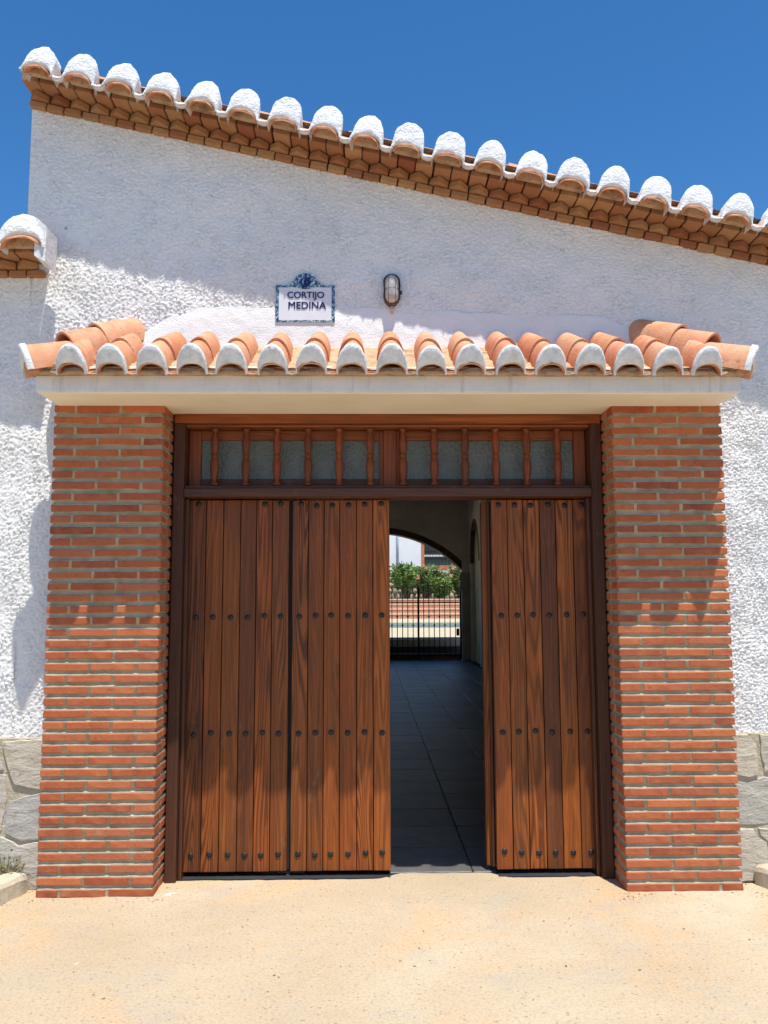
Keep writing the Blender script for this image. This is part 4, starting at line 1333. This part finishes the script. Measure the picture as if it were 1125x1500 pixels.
# ------------------------------------------------------------------ courtyard
STEPM = mk_simple('dark_step_brick', (0.13, 0.085, 0.06), 0.9, 0.3, 6)
ST = thing('courtyard_steps', 'low shaded steps just beyond the iron gate', 'steps', (0, 17.3, 0))
for (y0, y1, z) in ((17.05, 17.35, 0.15), (17.351, 17.65, 0.32)):
    box('step', -6, 8, y0, y1, -0.1, z, STEPM, ST, bev=0.012)
def quad(name, x0, x1, y0, y1, z, mat):
    o = link(name, mesh(name, [(x0, y0, z), (x1, y0, z), (x1, y1, z), (x0, y1, z)], [(0, 1, 2, 3)]), mat); tag(o, kind='structure'); return o
def slab(name, x0, x1, y0, y1, z0, z1, mat):
    o = box(name, x0, x1, y0, y1, z0, z1, mat, None, bev=0.01); tag(o, kind='structure'); return o
slab('pool_deck', -14, 16, 17.652, 26.4, -0.3, 0.5, DECK)
slab('far_pool_deck', -14, 16, 33.4, 40.4, -0.3, 0.5, DECK)
quad('pool_water', -14, 16, 26.4, 33.4, 0.40, WATER)
TR = thing('brick_terrace', 'red brick stepped terrace between the pool and the planting', 'terrace', (1, 41, 0))
for k in range(4):
    y0 = 40.4+k*0.38
    box('riser', -14, 16, y0+0.002, y0+0.5, 0.45+k*0.265-0.05, 0.5+(k+1)*0.265-0.05, TBRICK, TR, bev=0.0)
    box('tread', -14, 16, y0-0.03, y0+0.40, 0.5+(k+1)*0.265-0.049, 0.5+(k+1)*0.265, TREAD, TR, bev=0.008)
slab('garden_bed', -14, 16, 41.95, 47.8, 0.2, 1.55, SOIL)
RW = thing('rubble_wall', 'rough stone retaining wall behind the oleander bushes', 'wall', (3, 45.6, 1.55))
box('mortar_bed', -4, 10, 45.4, 46.2, 1.5, 3.25, ROCK, RW, bev=0)
r3 = random.Random(4)
for i in range(34):
    for j in range(5):
        x = -2.0 + i*0.30 + r3.uniform(-.06, .06) + (0.15 if j % 2 else 0); z = 1.72+j*0.34
        if not (0.5 < x < 7): continue
        bm = bmesh.new()
        bmesh.ops.create_icosphere(bm, subdivisions=2, radius=0.5)
        for v_ in bm.verts:
            v_.co += noise.noise_vector(v_.co*2.2+Vector((i, j, 0)))*0.18
            v_.co = Vector((v_.co.x*0.32, v_.co.y*0.25, v_.co.z*0.36))
        link('stone', bm_mesh('stone', bm), ROCK, RW, (x, 45.38+r3.uniform(-.05, .05), z))
def oleander(x, y, h, w, n_, label, mat, seed, flowers=0, z0=1.5, trunk=0.35):
    r2 = random.Random(seed)
    root = thing('oleander_bush', label, 'bush', (x, y, z0), 'oleander bushes on the terrace')
    vv, ff, lv, lf, fv, fl = [], [], [], [], [], []
    for k in range(n_):
        az = r2.uniform(0, 2*PI); lean = r2.uniform(0.05, 0.75)
        p = Vector((r2.gauss(0, 0.08), r2.gauss(0, 0.08), 0)); L = h*r2.uniform(0.75, 1.08)
        dr = Vector((math.cos(az)*lean*w/h, math.sin(az)*lean*w/h, 1)).normalized()
        pts = [p.copy()]
        ns = 9
        for j in range(ns):
            dr = (dr + Vector((r2.gauss(0, .1), r2.gauss(0, .1), r2.gauss(0, .05)))).normalized()
            p = p + dr*L/ns; pts.append(p.copy())
            if j/ns < trunk*r2.uniform(0.6, 1.2): continue
            for q in range(8):
                a = Vector((r2.gauss(0, 1), r2.gauss(0, 1), r2.uniform(-0.2, 1.2))).normalized()
                c = p + dr*r2.uniform(-0.5, 0.5)*L/ns + a*0.03
                ll = r2.uniform(0.17, 0.30); b = a.cross(Vector((r2.gauss(0, 1), r2.gauss(0, 1), r2.gauss(0, 1)))).normalized()*ll*0.17
                i0 = len(lv); lv += [c, c+a*ll*0.45+b, c+a*ll, c+a*ll*0.45-b]; lf.append((i0, i0+1, i0+2, i0+3))
        if k < flowers:
            for q in range(26):
                c = p + Vector((r2.gauss(0, .07), r2.gauss(0, .07), r2.gauss(0, .06)))
                a = Vector((r2.gauss(0, 1), r2.gauss(0, 1), r2.gauss(0, 1))).normalized()*0.035; b = a.orthogonal().normalized()*0.035
                i0 = len(fv); fv += [c-a, c-b, c+a, c+b]; fl.append((i0, i0+1, i0+2, i0+3))
        tm = tube_mesh('x', pts, [0.022-0.0018*i for i in range(len(pts))], 5)
        i0 = len(vv); vv += [v_.co.copy() for v_ in tm.vertices]; ff += [tuple(i0+i for i in p_.vertices) for p_ in tm.polygons]
    link('stem', mesh('stem', vv, ff), GRASSY, root, (x, y, z0))
    link('foliage', mesh('foliage', lv, lf), mat, root, (x, y, z0))
    if fv: link('blossom', mesh('blossom', fv, fl), FLOWER, root, (x, y, z0))
oleander(2.05, 43.6, 1.95, 1.15, 95, 'large dark green oleander bush on bare stems, nearest the open leaf edge on the left', LEAF, 1, 4)
oleander(3.25, 43.7, 1.8, 1.15, 80, 'paler oleander bush in the middle with a small pink bloom', LEAF2, 2, 5, trunk=0.2)
oleander(4.0, 43.4, 1.3, 0.9, 55, 'low green oleander bush in front of the rubble wall', LEAF, 5, 0, trunk=0.1)
oleander(5.3, 43.8, 1.9, 0.9, 70, 'tall oleander bush with pink blossom nearest the arch pier', LEAF, 3, 14, trunk=0.15)
HS = thing('white_house', 'whitewashed house with brick-framed barred window beyond the courtyard', 'house', (3, 48, 0))
hw = [(3.42, 3.66, 9.0, 5.6)]
wx0, wx1, wz0, wz1 = 3.42, 6.4, 3.66, 5.5
box('wall', -14, wx0-0.2, 48, 48.6, 0, 7.5, HWHITE, HS, bev=0)
box('wall', wx1+0.2, 16, 48, 48.6, 0, 7.5, HWHITE, HS, bev=0)
box('wall', wx0-0.2, wx1+0.2, 48, 48.6, wz1+0.2, 7.5, HWHITE, HS, bev=0)
box('wall', wx0-0.2, wx1+0.2, 48, 48.6, 0, wz0-0.2, HWHITE, HS, bev=0)
wf_ = box('window_frame', wx0-0.2, wx0, 47.97, 48.5, wz0-0.2, wz1+0.2, HBRICK, HS, bev=0)
box('window_frame', wx1, wx1+0.2, 47.97, 48.5, wz0-0.2, wz1+0.2, HBRICK, HS, bev=0)
box('window_sill', wx0-0.25, wx1+0.25, 47.86, 48.5, wz0-0.22, wz0, HBRICK, HS, bev=0.01)
box('window_lintel', wx0, wx1, 47.97, 48.5, wz1, wz1+0.2, HBRICK, HS, bev=0)
box('pane', wx0, wx1, 48.38, 48.42, wz0, wz1, WGLASS, HS, bev=0)
for k in range(14):
    x = wx0+0.1+k*(wx1-wx0-0.2)/13
    box('bar', x-0.012, x+0.012, 48.0, 48.024, wz0+0.001, wz1, IRON, HS, bev=0)
for z in (4.1, 4.55, 5.0):
    box('rail', wx0, wx1, 48.026, 48.05, z, z+0.04, IRON, HS, bev=0)
box('window_sash', wx0, wx1, 48.30, 48.37, 4.25, 4.36, HWHITE, HS, bev=0)
link('shadow_streak', tube_mesh('shadow_streak', [(0, 0, 3.0), (0, 0, 7.3)], 0.07, 10), mk_simple('shadow_streak_grey', (0.42, 0.5, 0.6), 0.5), HS, (1.72, 47.9, 0))  # blue-grey tube standing in for a shadow streak on the house wall
